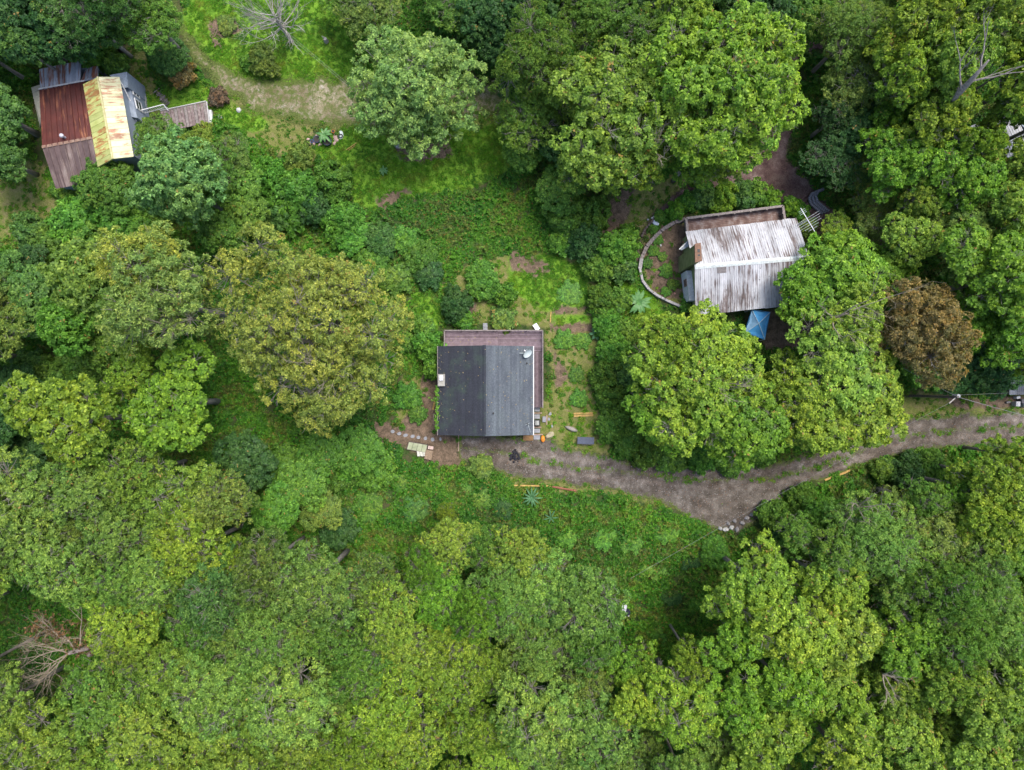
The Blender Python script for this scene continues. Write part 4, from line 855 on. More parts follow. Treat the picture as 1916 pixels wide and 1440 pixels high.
for k in (.4, .66):
    q = (t[0].lerp(t[3], k)+t[1].lerp(t[2], k))/2; mb.box((q.x+.05, q.y, 7.306), (.26, .34 if k < .5 else .2, .03), .1)
sub(mb, 'flue', BLACK, chm)
# white lower porch wall with a small door
A, B = P(1284, 506, 2.4), P(1290, 562, 2.4); mb = MB(); mb.hexa([zset(B, -.8), zset(B, -.8)+Vector((.7, 0, 0)), zset(A, -.8)+Vector((.7, 0, 0)), zset(A, -.8)], [B, B+Vector((.7, 0, 0)), A+Vector((.7, 0, 0)), A])
pw = part(mb, 'porch_wall', flat('white_cladding', (.52, .54, .56)), wh); al = (A-B).normalized(); out = Vector((-1, 0, 0))
window(pw, wh, B.lerp(A, .62)+Vector((-.05, 0, -.75)), al, Vector((0, 0, 1)), .7, .9, out, simple('brown_frame', [(.3, (.15, .09, .07)), (.7, (.25, .17, .14))], 4, .8), GLASS)
mb = MB(); q = [P(1272, 465, 2.6), P(1289, 449, 2.9), P(1292, 459, 2.9), P(1275, 468, 2.6)]; mb.hexa([p-Vector((0, 0, .08)) for p in q[::-1]], [p for p in q[::-1]]); part(mb, 'porch_roof', flat('blue_grey_tin', (.26, .3, .33), .5), wh)
mb = MB(); mb.bar(P(1271, 466, 2.65), P(1288, 450, 2.95), .12, .06); part(mb, 'porch_trim', WHITE, wh)
# north deck with plank parapet
DKW = simple('worn_deck_boards', [(.3, (.085, .05, .045)), (.5, (.16, .105, .09)), (.7, (.27, .23, .22))], 1.4, .9, .3)
d = [P(1284, 408, 2.3), P(1465, 385, 2.3), P(1469, 411, 2.3), P(1287, 434, 2.3)]; zf = 1.4
fl = [zset(p, zf) for p in d]; fl[2] = fl[2]+(fl[2]-fl[1])*.6; fl[3] = fl[3]+(fl[3]-fl[0])*.6
mb = MB(); mb.hexa([p-Vector((0, 0, .2)) for p in fl[::-1]], [p-Vector((0, 0, .05)) for p in fl[::-1]])
for k in range(8):
    q = fl[0].lerp(fl[1], k/7)+(fl[3]-fl[0])*.03; mb.box((q.x, q.y, .0), (.14, .14, 2.6))
dk = part(mb, 'deck', DARKW, wh); nbd = 13
for i in range(nbd):
    v0, v1 = i/nbd, (i+1)/nbd-.01; mb = MB(); a, b_, c_, e = fl[0].lerp(fl[3], v0), fl[1].lerp(fl[2], v0), fl[1].lerp(fl[2], v1), fl[0].lerp(fl[3], v1); j = random.uniform(-.008, .008)
    mb.hexa([p+Vector((0, 0, -.04)) for p in (e, c_, b_, a)], [p+Vector((0, 0, j)) for p in (e, c_, b_, a)]); sub(mb, 'deck_board', DKW, dk)
for (p, q, nm_) in ((d[0], d[1], 'parapet'), (d[1], d[2], 'parapet'), (d[0], d[3], 'parapet')):
    mb = MB(); mb.bar(zset(p, 1.85), zset(q, 1.85), .06, .8); mb.bar(zset(p, 2.3), zset(q, 2.3), .26, .06)
    n = max(2, int((q-p).length/1.6))
    inn = (sum(d, Vector())/4-(p+q)/2).normalized()*.16
    for k in range(n+1): s = p.lerp(q, k/n)+inn; mb.box((s.x, s.y, 1.85), (.12, .12, .95))
    part(mb, nm_, GREYW, wh)
# blue canopy
ct = empty('canopy_tent', 'faded blue square canopy tent against the lower wall of the white-roofed house', 'canopy', P(1418, 606, 0))
ct.location.z = 0; cs = [P(1407, 579, 2.3), P(1441, 584, 2.3), P(1431, 635, 2.3), P(1394, 622, 2.3)]; pk = P(1419.5, 605, 3.15)
BLUE = simple('blue_tarp', [(.3, (.03, .19, .42)), (.7, (.08, .31, .58))], 1.1, .5, .25); PBLUE = simple('pale_blue_tarp', [(.3, (.1, .22, .34)), (.7, (.2, .34, .46))], 1.1, .5, .2)
for k in range(4):
    mb = MB(); a, b_ = cs[k], cs[(k+1) % 4]; m_ = (a+b_)/2+((pk-(a+b_)/2)*.06); h3 = Vector((0, 0, -.03)); sg = (a+b_+pk)/3-Vector((0, 0, .1))
    mb.v = [tuple(p) for p in (a, m_, b_, pk, sg, a+h3, m_+h3, b_+h3, pk+h3, sg+h3)]
    mb.f = [(0, 1, 4), (1, 2, 4), (2, 3, 4), (3, 0, 4), (6, 5, 9), (7, 6, 9), (8, 7, 9), (5, 8, 9)]; part(mb, 'roof_panel', PBLUE if k == 3 else BLUE, ct)
    mb = MB(); mb.hexa([a+Vector((0, 0, -.28)), b_+Vector((0, 0, -.28)), b_+Vector((.02, .02, -.28)), a+Vector((.02, .02, -.28))], [a, b_, b_+Vector((.02, .02, 0)), a+Vector((.02, .02, 0))]); part(mb, 'valance', BLUE, ct)
    mb = MB(); mb.tube([a, zset(a, -.3)], .03, 6); part(mb, 'leg', WHITE, ct)
    mb = MB(); mb.tube([a+Vector((0, 0, .03)), pk+Vector((0, 0, .03))], .045, 6); part(mb, 'rib', flat('pale_seam', (.3, .42, .5)), ct)
# TV antenna on its mast
ta = empty('tv_antenna', 'big rooftop style TV antenna on a mast right of the white-roofed house', 'antenna', P(1512, 412, 0)); ta.location.z = -.2
A, B = P(1498, 389, 6), P(1527, 437, 6); AL = flat('aluminium', (.5, .53, .55), .4); mb = MB(); mb.bar(A, B, .06); part(mb, 'boom', AL, ta)
d_ = (B-A).normalized(); sd_ = d_.cross(Vector((0, 0, 1)))
for k, (t_, l) in enumerate(((.08, .5), (.14, .5), (.2, .5), (.4, 1.9), (.48, 1.9), (.56, 1.7), (.64, 1.7), (.72, 1.1), (.8, .7))):
    mb = MB(); q = A.lerp(B, t_); r_ = sd_.copy(); r_.rotate(Vector((0, 0, 1)).rotation_difference(Vector((0, 0, 1)))); mb.tube([q-r_*l*.8, q+r_*l*.8], .014, 4); part(mb, 'element', AL, ta)
mb = MB(); q = A.lerp(B, .45); mb.tube([(q.x, q.y, -.3), q], .04, 6); part(mb, 'mast', AL, ta)

# ================================================================ the rust-roofed house
nh = empty('rusty_house', 'rambling old house with rust-red, brown, grey and pale yellow tin roofs', 'house', P(165, 240, 0)); nh.location.z = 0
RED = run_mat('red_rust_metal', [(.3, (.05, .013, .011)), (.7, (.105, .026, .02))], [(.3, (.22, .07, .03)), (.7, (.33, .16, .08))], sx=4, sy=.3, thr=(.53, .62), band=(.02, .2, .42, (.5, .42, .5)), rough=.6)
BRN = run_mat('brown_metal', [(.3, (.065, .042, .042)), (.7, (.12, .082, .078))], [(.3, (.17, .11, .09)), (.7, (.25, .21, .19))], sx=3.4, sy=.25, thr=(.5, .62), rough=.65)
TIN = run_mat('grey_tin', [(.3, (.22, .24, .28)), (.7, (.36, .39, .44))], [(.3, (.14, .05, .03)), (.7, (.24, .1, .06))], sx=2.4, sy=.12, thr=(.5, .54), rough=.5)
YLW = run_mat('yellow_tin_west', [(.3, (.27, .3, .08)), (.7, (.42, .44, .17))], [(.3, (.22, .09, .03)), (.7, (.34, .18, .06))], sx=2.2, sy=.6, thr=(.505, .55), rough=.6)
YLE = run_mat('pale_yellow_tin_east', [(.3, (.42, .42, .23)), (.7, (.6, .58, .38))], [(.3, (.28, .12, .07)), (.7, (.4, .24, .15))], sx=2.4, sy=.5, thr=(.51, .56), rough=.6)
BLUEW = simple('blue_grey_siding', [(.3, (.17, .2, .25)), (.7, (.26, .3, .36))], 2, .8, .2, sc=(1, 1, 6))
n0, n1 = P(73.4, 168.8, 3.4), P(160, 153, 3.4); k0, k1 = P(79, 275, 4.6), P(174, 257, 4.6); m0, m1 = P(104, 351.6, 3.4), P(190, 335.5, 3.4)
metal_slope(nh, n0, n1, k0, k1, .6, .6, RED, rib=.1, rib_w=.17); metal_slope(nh, m0, m1, k0, k1, .6, .6, BRN, rib=.1, rib_w=.17)
gable_walls(nh, n0, n1, k0, k1, m0, m1, [BLUEW]*4, inset=.3)
mb = MB(); mb.bar(k0+Vector((0, 0, .05)), k1+Vector((0, 0, .05)), .3, .06); part(mb, 'ridge_cap', simple('ridge_rust', [(.3, (.14, .07, .05)), (.7, (.28, .2, .15))], 3, .8), nh)
mb = MB(); mb.bar(n0+Vector((0, .1, .12)), n1+Vector((0, .1, .12)), .14, .1); part(mb, 'flashing', flat('pale_flashing', (.42, .42, .42)), nh)
o0, o1 = P(73.4, 130, 2.9), P(151, 113.5, 2.9); metal_slope(nh, o0, o1, P(75.5, 167, 3.5), P(150, 152, 3.5), .55, .55, TIN, rib=.05, rib_w=.12)
metal_slope(nh, P(160, 130, 3.0), P(182, 121.5, 2.9), P(150.5, 152, 3.52), P(183, 143.5, 3.52), .55, .55, TIN, rib=.05, rib_w=.12)
zo = lambda p, z: Vector((p.x, p.y, z)); ctr_ = P(130, 200, 0)
A, B = P(76, 134, 2.7), P(180, 124, 2.7); wall(nh, [zo(A, -1), zo(B, -1), B, A], BLUEW, inward=ctr_); A2 = P(78, 165, 3.2); wall(nh, [zo(A, -1), zo(A2, -1), A2, A], BLUEW, inward=ctr_)
e0, e1 = P(59, 163, 2.5), P(64, 207, 2.5); metal_slope(nh, e0, P(75, 238, 2.5), P(74.5, 158, 3.2), P(76.5, 233, 3.2), .7, .7, run_mat('mossy_tin', [(.3, (.2, .22, .19)), (.7, (.34, .36, .33))], [(.3, (.3, .28, .2)), (.7, (.4, .38, .34))]), rib=.04, rib_w=.12)
A, B = P(61, 165, 2.3), P(76, 236, 2.3); wall(nh, [zo(A, -1), zo(B, -1), B, A], flat('grey_wall', (.25, .26, .27)), inward=ctr_)
w0, w1 = P(156, 157, 4.85), P(183.5, 312, 4.85); y0, y1 = P(183, 143.5, 5.6), P(211, 297, 5.6); q0, q1 = P(223, 143.5, 4.85), P(249.5, 293, 4.85)
metal_slope(nh, w0, w1, y0, y1, .62, .62, YLW, rib=.035, rib_w=.08); metal_slope(nh, q0, q1, y0, y1, .62, .62, YLE, rib=.035, rib_w=.08)
gw = gable_walls(nh, w0, w1, y0, y1, q0, q1, [BLUEW]*4, inset=.25)
mb = MB(); mb.bar(y0+Vector((0, 0, .05)), y1+Vector((0, 0, .05)), .2, .06); part(mb, 'ridge_cap', simple('yellow_ridge', [(.3, (.32, .3, .12)), (.7, (.5, .46, .26))], 3, .7), nh)
mb = MB(); q = [P(205, 140, 4.3), P(237.4, 134, 4.1), P(240, 163, 4.1), P(226, 164, 4.5)]; mb.hexa([p-Vector((0, 0, .1)) for p in q[::-1]], q[::-1]); part(mb, 'lean_to_roof', flat('slate_blue_felt', (.2, .24, .29)), nh)
A, B = zo(q[1], 3.95), zo(q[2], 3.95); wall(nh, [zo(A, -1), zo(B, -1), B, A], BLUEW, inward=ctr_); C_ = zo(P(207, 139, 4.2), 3.95); wall(nh, [zo(A, -1), zo(C_, -1), C_, A], BLUEW, inward=ctr_)
# enclosed porch on the east side with white windows
A, B = P(240.5, 150, 3.4), P(257, 220, 3.4); ib = Vector((-1.2, .2, 0)); mb = MB(); mb.hexa([zo(B, -1)+ib, zo(B, -1), zo(A, -1), zo(A, -1)+ib], [B+ib, B, A, A+ib]); ew = part(mb, 'porch_wall', BLUEW, nh); al = (A-B).normalized(); out = Vector((1, 0, 0))
for t_ in (.80, .42): window(ew, nh, B.lerp(A, t_)+Vector((.06, 0, -.95)), al, Vector((0, 0, 1)), 1.15, 1.25, out, WHITE, GLASS)
mb = MB(); mb.bar(P(229, 158, 4.6), P(245, 190, 3.3), .1); mb.bar(P(224, 150, 4.8), P(229, 158, 4.6), .1); part(mb, 'downpipe', WHITE, nh)
q = [P(239.3, 191, 2.9), P(251, 191, 2.6), P(255.8, 227, 2.6), P(244, 226, 2.9)]; mb = MB(); mb.hexa([p-Vector((0, 0, .07)) for p in q[::-1]], q[::-1]); part(mb, 'awning', flat('silver_awning', (.55, .56, .6), .4), nh)
mb = MB(); q = [G(258, 158, .3), G(272, 180, .3), G(274, 207, .3), G(262, 214, .3)]; mb.hexa([p-Vector((0, 0, .9)) for p in q[::-1]], q[::-1]); part(mb, 'concrete_step', simple('pale_concrete', [(.3, (.3, .3, .28)), (.7, (.48, .48, .46))], 1.5, .9, .3), nh)
p = P(120, 256, 4.7); mb = MB(); mb.tube([p-Vector((0, 0, .4)), p+Vector((0, 0, .35))], .12, 8); mb.ell(p+Vector((0, 0, .45)), (.24, .24, .2)); part(mb, 'vent_cowl', flat('galvanised', (.45, .45, .5), .4), nh)
# boardwalk and white railing
bw = empty('boardwalk', 'raised walkway of weathered brown planks leading to the rust-roofed house', 'walkway', G(345, 210))
A, B, C_, D_ = P(300, 208, 1.3), P(386, 190, 1.3), P(391, 229, 1.3), P(308, 246, 1.3)
WD = simple('boardwalk_wood', [(.3, (.11, .075, .075)), (.5, (.17, .13, .125)), (.7, (.27, .23, .21))], 3, .85, .3); nP = 14
for i in range(nP):
    u0, u1 = i/nP, (i+1)/nP-.008; a, b_, c_, e = A.lerp(B, u0), A.lerp(B, u1), D_.lerp(C_, u1), D_.lerp(C_, u0); mb = MB(); j = Vector((0, 0, random.uniform(-.02, .02)))
    mb.hexa([q-Vector((0, 0, .06)) for q in (e, c_, b_, a)], [q+j for q in (e, c_, b_, a)]); part(mb, 'plank', [WD, GREYW, WD][i % 3], bw)
mb = MB(); mb.bar(A+Vector((0, .06, .04)), B+Vector((0, .06, .04)), .09, .12); mb.bar(B+Vector((.06, 0, .04)), C_+Vector((.06, 0, .04)), .09, .12); part(mb, 'edge_trim', flat('pale_trim', (.42, .41, .4)), bw)
mb = MB()
for q in (A, B, C_, D_, A.lerp(B, .5)): mb.box((q.x, q.y-.1, .2), (.14, .14, 2.0))
part(mb, 'post', DARKW, bw)
mb = MB(); q = [P(387, 205, .9), P(395, 205, .5), P(398, 232, .5), P(390, 232, .9)]; mb.hexa([p-Vector((0, 0, .6)) for p in q[::-1]], q[::-1]); part(mb, 'end_board', WHITE, bw)
rl = empty('porch_railing', 'white slatted railing beside the steps of the rust-roofed house', 'railing', G(285, 205))
pts_ = [P(256, 208, 2.3), P(306, 195, 2.1), P(314, 206, 1.6)]; mb = MB()
for a, b_ in zip(pts_, pts_[1:]): mb.bar(a, b_, .09, .07); mb.bar(a-Vector((0, 0, .8)), b_-Vector((0, 0, .8)), .06, .06)
part(mb, 'handrail', WHITE, rl)
for a, b_, n in ((pts_[0], pts_[1], 13), (pts_[1], pts_[2], 4)):
    for k in range(n+1): q = a.lerp(b_, k/n); mb = MB(); mb.box((q.x, q.y, q.z-.45), (.05, .05, .9)); part(mb, 'baluster', WHITE, rl)

# ================================================================ small things
def stones(name, lst, mat, lab, cat, group=None, h=.12, parent=None):
    for i, (px, py, w, d, rz) in enumerate(lst):
        g = G(px, py); mb = MB(); mb.disc((g.x, g.y, g.z-.08), w/32, d/32, h+.08, random.choice((6, 7, 8)), rz, .12, .9)
        l = lab[i] if isinstance(lab, (list, tuple)) else lab; solo(mb, name, mat, l, cat, group, base=g)
PAVE = simple('paver_concrete', [(.3, (.17, .175, .19)), (.7, (.28, .29, .315))], 3, .9, .3)
ords = ['first', 'second', 'third', 'fourth', 'fifth', 'sixth', 'seventh', 'eighth', 'ninth', 'tenth']
ss = [(735, 807, 9, 7, 0), (747, 811, 9, 7, .3), (759, 814, 10, 7, .2), (772, 816, 9, 7, .1), (783, 818, 8, 7, .4), (796, 820, 8, 8, .2), (809.5, 822, 8, 8, .5), (824, 821, 5, 8, .2)]
stones('stepping_stone', ss, PAVE, [f'grey stepping stone, {ords[i]} from the left in the row by the cold frame' for i in range(8)], 'stepping stone', 'stepping stones left of the cabin', .07)
def slab(px, py, w, d, mat, label, cat, name='paving_slab', h=.06, z=.0, rz=0, group=None, bevel=.015):
    g = G(px, py); mb = MB(); mb.box((g.x, g.y, g.z+h/2+z), (w/16, d/16, h+.02), rz); return solo(mb, name, mat, label, cat, group, bevel=bevel)
for i, (px, py, w, d) in enumerate([(1005, 765.5, 9.5, 8), (1005, 779, 10, 8), (1005, 805.5, 11, 7.5), (1004.5, 818, 12, 8)]):
    slab(px, py, w, d, PAVE, f'grey paving slab, {ords[i]} from the top beside the cabin\'s right wall', 'paving slab', group='slabs beside the cabin')
slab(908, 608, 8.5, 7, PAVE, 'grey concrete slab, upper of two leading up to the deck', 'paving slab', h=.12); slab(908, 615.5, 8.5, 7, PAVE, 'grey concrete slab touching the deck, lower of two', 'paving slab', h=.14)
slab(1018, 784, 6.5, 10.5, PAVE, 'narrow pale slab standing right of the barbecue', 'paving slab', h=.3)
stones('flat_stone', [(1029, 774, 7, 6, .3), (1027, 784, 6, 6, .8), (1033, 797, 5, 6, .2)], PAVE, ['flat grey stone right of the top paving slab', 'flat broken stone below another, right of the slabs', 'small pale stone in the grass right of the barbecue'], 'stone', None, .08)
mb = MB(); g = G(1003.5, 611); mb.bar(G(1000, 606, .25), G(1007, 617, .35), .55, .06); solo(mb, 'white_board', WHITE, 'whitish board leaning from the ground onto the deck corner', 'board')
EDGE = simple('edging_timber', [(.3, (.2, .13, .1)), (.7, (.33, .25, .2))], 4, .85, .3)
for a, b_, l in (((999, 772.5), (1014, 772.5), 'short tan timber between the top two slabs by the cabin'), ((999, 799), (1013, 799), 'short tan timber just below the barbecue'), ((986, 812.5), (1016, 812.5), 'long tan timber along the cabin\'s lower right corner'),
                 ((1023, 776), (1023, 795), 'upright running tan timber right of the narrow slab'), ((858, 813), (858, 844), 'pale brown post lying below the cabin\'s lower eave'), ((811, 773), (811, 793), 'thin timber left of the cabin, pointing down the picture'), ((811, 793), (820, 794), 'thin short timber touching the cabin\'s lower left corner')):
    mb = MB(); mb.bar(G(*a, .07), G(*b_, .07), .14 if l[0] != 't' else .07, .14); solo(mb, 'timber', EDGE, l, 'timber')
YEL = simple('yellow_plank_paint', [(.3, (.27, .16, .045)), (.7, (.48, .32, .1))], 6, .7, .3)
for a, b_, w, l in (((1073, 773.5), (1109, 772.5), .2, 'yellow plank in the yard, upper of a pair'), ((1073.5, 778), (1110, 776.5), .22, 'yellow plank in the yard, lower of a pair'), ((814, 749), (810, 766), .2, 'yellow-brown plank leaning by the cabin\'s left wall'),
                    ((945, 907.5), (1031, 909), .16, 'long yellow edging timber below the gravel road'), ((648, 280), (667, 267), .07, 'thin yellow stick on the lawn right of the planters'), ((652, 281), (665, 272), .05, 'shorter dull yellow stick beside the longer one'), ((1031, 583), (1029.5, 603), .1, 'pale stake along the left end of the garden bed')):
    mb = MB(); mb.bar(G(*a, .08), G(*b_, .08), w, .08); solo(mb, 'plank', YEL, l, 'plank')
mb = MB(); mb.tube([G(1033, 910, .1), G(1055, 914, .12), G(1078, 918, .08)], .13, 7); solo(mb, 'log', simple('red_log', [(.3, (.16, .06, .035)), (.7, (.28, .13, .08))], 5, .9, .3), 'reddish log continuing right from the yellow edging timber', 'log')
cv = [(1543, 898), (1560, 891), (1578, 885), (1595, 877), (1606, 872)]
ed = empty('road_edging', 'curved orange-yellow timber edging where the gravel road bends', 'edging', G(1575, 886))
for a, b_ in zip(cv, cv[1:]): mb = MB(); mb.bar(G(*a, .08), G(*b_, .08), .22, .16); part(mb, 'timber', YEL, ed)
# barbecue
g = G(1005, 790); bq = empty('barbecue', 'black barbecue with a silver grate between the paving slabs', 'barbecue', g)
mb = MB(); mb.box((g.x, g.y, g.z+.55), (.66, .72, .3)); part(mb, 'firebox', BLACK, bq, bevel=.03)
for sx in (-1, 1):
    for sy in (-1, 1): mb = MB(); mb.box((g.x+sx*.27, g.y+sy*.3, g.z+.2), (.05, .05, .45)); part(mb, 'leg', BLACK, bq)
for k in range(3): mb = MB(); mb.box((g.x-.15+k*.15, g.y-.02, g.z+.715), (.07, .5, .02)); part(mb, 'grate_bar', flat('steel_bright', (.5, .52, .5), .3), bq)
g = G(1015.5, 820.5); mb = MB(); mb.ell((g.x, g.y, g.z+.3), (.25, .42, .3), 14, 8); mb.tube([(g.x, g.y, g.z+.55), (g.x+.05, g.y+.03, g.z+.68)], .04, 5)
solo(mb, 'orange_tub', simple('orange_plastic', [(.3, (.6, .18, .02)), (.7, (.8, .28, .04))], 2, .5), 'bright orange oval tub at the cabin\'s lower right corner', 'tub', smooth=True)
g = G(988, 819); mb = MB(); mb.box((g.x, g.y, g.z+.12), (1.2, .6, .24)); solo(mb, 'planter_box', simple('rusty_soil', [(.3, (.13, .07, .03)), (.7, (.25, .15, .07))], 8, .95, .5), 'low brown planter box left of the orange tub', 'planter', bevel=.02)
g = G(1029, 814); mb = MB(); mb.ell((g.x, g.y, g.z+.1), (.55, .35, .28), 9, 6, .15, .5); solo(mb, 'boulder', simple('tan_rock', [(.3, (.25, .22, .13)), (.7, (.42, .38, .27))], 3, .9, .5), 'tan boulder beside the orange tub', 'rock')
g = G(1069, 802); mb = MB(); mb.tube([G(1057, 797.5, .1), G(1063, 799.5, .22), G(1072, 803, .25), G(1080, 806, .14)], [.05, .2, .28, .12], 9); solo(mb, 'driftwood_log', simple('grey_log', [(.3, (.2, .18, .15)), (.7, (.33, .3, .26))], 4, .9, .3), 'grey spindle-shaped log lying on the yard grass', 'log', smooth=True)
g = G(1095, 824); tb = empty('garden_table', 'dark slate-blue topped low table in the yard above the road', 'table', g)
mb = MB(); mb.box((g.x, g.y+.05, g.z+.62), (1.95, .82, .06), -.03); part(mb, 'table_top', simple('slate_top', [(.3, (.035, .045, .075)), (.7, (.06, .075, .115))], 3, .45), tb, bevel=.015)
for k in range(5): mb = MB(); mb.box((g.x-.35+k*.26, g.y-.46, g.z+.42), (.2, .05, .08), -.03); part(mb, 'slat', GREYW, tb)
for sx in (-1, 1):
    for sy in (-1, 1): mb = MB(); mb.box((g.x+sx*.85, g.y+sy*.32, g.z+.28), (.07, .07, .66)); part(mb, 'leg', DARKW, tb)
# black heap on the gravel
rb = random.Random(3); g = G(963, 853); mb = MB()
for k in range(26):
    a, q = rb.uniform(0, 6.3), rb.uniform(0, .75); r_ = rb.uniform(.1, .24); mb.ell((g.x+q*math.cos(a)*.8, g.y+q*math.sin(a), g.z+.06+(.75-q)*.25), (r_, r_*.8, r_*.6), 6, 4, .25, a)
solo(mb, 'charcoal_heap', simple('char', [(.3, (.008, .008, .012)), (.7, (.03, .03, .04))], 9, .8, .5), 'small black charred heap on the gravel below the cabin', 'heap')
# cold frame, left of the cabin's lower corner
cf = empty('cold_frame', 'low cold frame with greenish panes at the edge of the brush', 'cold frame', G(785, 838)); PANE = simple('algae_pane', [(.3, (.2, .23, .13)), (.7, (.38, .4, .27))], 1.4, .35)
TL, TR_, BR, BL = G(765, 826, .45), G(800, 832, .45), G(797, 846, .35), G(761, 840, .35)
for i in range(4):
    a, b_, c_, e = TL.lerp(TR_, i/4+.008), TL.lerp(TR_, (i+1)/4-.008), BL.lerp(BR, (i+1)/4-.008), BL.lerp(BR, i/4+.008); mb = MB(); mb.hexa([q-Vector((0, 0, .03)) for q in (e, c_, b_, a)], [e, c_, b_, a]); part(mb, 'pane', PANE, cf)
for i in range(3):
    a, b_, c_, e = BL.lerp(BR, .52+i*.16), BL.lerp(BR, .66+i*.16), G(786+i*5.6, 853.5, .3), G(781+i*5.6, 853, .3); mb = MB(); mb.hexa([q-Vector((0, 0, .04)) for q in (e, c_, b_, a)], [q-Vector((0, 0, .01)) for q in (e, c_, b_, a)]); part(mb, 'pane', flat('pale_pane', (.5, .5, .42), .4), cf)
mb = MB()
for a, b_ in ((TL, TR_), (TR_, BR), (BR, BL), (BL, TL)): mb.bar(a-Vector((0, 0, .25)), b_-Vector((0, 0, .25)), .08, .5)
part(mb, 'frame', DARKW, cf)
mb = MB(); g = G(803, 850); mb.box((g.x, g.y, g.z+.25), (.85, 1.1, .5), -.2); solo(mb, 'wooden_crate', simple('crate_wood', [(.3, (.16, .11, .07)), (.7, (.27, .2, .14))], 6, .9, .4), 'brown open wooden crate right below the cold frame', 'crate', bevel=.02)
mb = MB(); g = G(806.5, 837); mb.box((g.x, g.y, g.z+.2), (.6, .35, .3), -.15); mb.ell((g.x-.05, g.y+.02, g.z+.38), (.12, .1, .09), 8, 5); solo(mb, 'pale_box', simple('pink_box', [(.3, (.4, .28, .24)), (.7, (.58, .48, .44))], 5, .8), 'small pinkish box with a white lump, right of the cold frame', 'box')
# retaining wall round the terrace: one block after another
rw = empty('retaining_wall', 'curved low stone wall round the terrace left of the white-roofed house', 'wall', G(1212, 490))
cp = [(1283, 409), (1262, 416), (1243, 427), (1225, 443), (1210, 461), (1200, 483), (1197, 503), (1202, 525), (1214, 541), (1230, 553), (1250, 563), (1276, 574)]
for i in range(len(cp)-1):
    a, b_ = G(*cp[i], .35), G(*cp[i+1], .35); n = max(1, round((b_-a).length/.55))
    for k in range(n):
        mb = MB(); p, q = a.lerp(b_, k/n+.02/n), a.lerp(b_, (k+1)/n-.02/n); d_ = (q-p); wv = .42 if i < 6 else .28
        mb.bar(p+Vector((0, 0, random.uniform(-.04, .04)-.25)), q+Vector((0, 0, random.uniform(-.04, .04)-.25)), wv*random.uniform(.9, 1.1), .9); part(mb, 'stone', GREYW if i < 5 else STONE, rw, bevel=.02)
ow = empty('kerb_wall', 'thin outer stone kerb curving above the terrace wall', 'kerb', G(1225, 412)); cp = [(1256, 390), (1240, 399), (1222, 412), (1207, 428), (1200, 443)]
for a, b_ in zip(cp, cp[1:]):
    for k in range(3): mb = MB(); mb.bar(G(*a, .1).lerp(G(*b_, .1), k/3+.02), G(*a, .1).lerp(G(*b_, .1), (k+1)/3-.02), .22, .3); part(mb, 'stone', DARKW, ow)
WR = simple('white_stone', [(.3, (.33, .33, .32)), (.7, (.5, .5, .48))], 3, .8, .3)
for i, (px, py, r_) in enumerate([(1220, 408, .16), (1224, 405, .16), (1234, 409, .2), (1212, 411, .13), (1257, 380, .16)]):
    g = G(px, py); mb = MB(); mb.ell((g.x, g.y, g.z+.12), (r_, r_*.8, r_*.8), 8, 5, .15); solo(mb, 'white_stone', WR, ['white stone above the kerb, second from its left end', 'white stone atop the kerb, beside another', 'largest white stone below the kerb line', 'smallest white stone near the kerb\'s left end', 'lone white stone at the kerb\'s upper tip'][i], 'stone')
g = G(1227, 419); mb = MB(); mb.ell((g.x, g.y, g.z+.15), (.38, .28, .2), 9, 6, .2); mb.ell((g.x-.25, g.y+.3, g.z+.12), (.18, .3, .14), 8, 5, .2); solo(mb, 'plastic_bag', flat('bluish_white_bag', (.5, .56, .64), .4), 'crumpled bluish-white bag between the kerb and terrace wall', 'bag')
for i, (px, py) in enumerate([(1232, 455), (1237, 447), (1242, 449), (1231, 450), (1226, 461), (1217, 475), (1262, 549), (1236, 459)]):
    g = G(px, py); mb = MB(); mb.box((g.x, g.y, g.z+.08), (random.uniform(.15, .3), random.uniform(.1, .2), .12), random.uniform(0, 3)); solo(mb, 'rubble_piece', [flat('pink_brick', (.35, .18, .15)), WR][i % 2] if i < 2 else bpy.data.materials[['pink_brick', 'white_stone'][i % 2]], ('pink' if i % 2 == 0 else 'white')+' rubble piece on the terrace, '+['in the middle of the scatter', 'topmost white', 'topmost pink', 'upper left white', 'lower left pink', 'at the far left', 'alone near the bottom', 'low right of the scatter'][i], 'rubble', 'rubble on the terrace')
g = G(1280, 453); mb = MB(); mb.disc((g.x, g.y, g.z), .2, .2, .5, 12, top=1.15); solo(mb, 'red_bucket', flat('red_plastic', (.45, .02, .03), .4), 'red bucket tucked against the white-roofed house', 'bucket')
# log steps and corrugated pipe near the path
st_ = empty('garden_steps', 'flight of dark brown log steps climbing beside the corrugated pipe', 'steps', G(1530, 397))
for k in range(11):
    px, py = 1500+k*5.6, 372+k*4.3; mb = MB(); a, b_ = G(px-9, py+8, .1), G(px+8, py-7, .1); mb.tube([a, b_], .1, 6); part(mb, 'step', simple('step_log', [(.3, (.08, .045, .045)), (.7, (.17, .11, .1))], 4, .9) if k == 0 else bpy.data.materials['step_log'], st_)
dp = empty('drain_pipe', 'bent grey corrugated drain pipe right of the log steps', 'pipe', G(1528, 375)); pp = [G(1534, 356, .4), G(1525, 360, .5), G(1520, 369, .5), G(1524, 380, .5), G(1533, 388, .4), G(1545, 397, .35)]
PIPE = flat('pipe_grey', (.2, .21, .24), .5)
for off in (-.35, 0, .35): mb = MB(); mb.tube([q+Vector((off, off*.4, 0)) for q in pp], .17, 8); part(mb, 'pipe_run', PIPE, dp, smooth=True)
mb = MB()
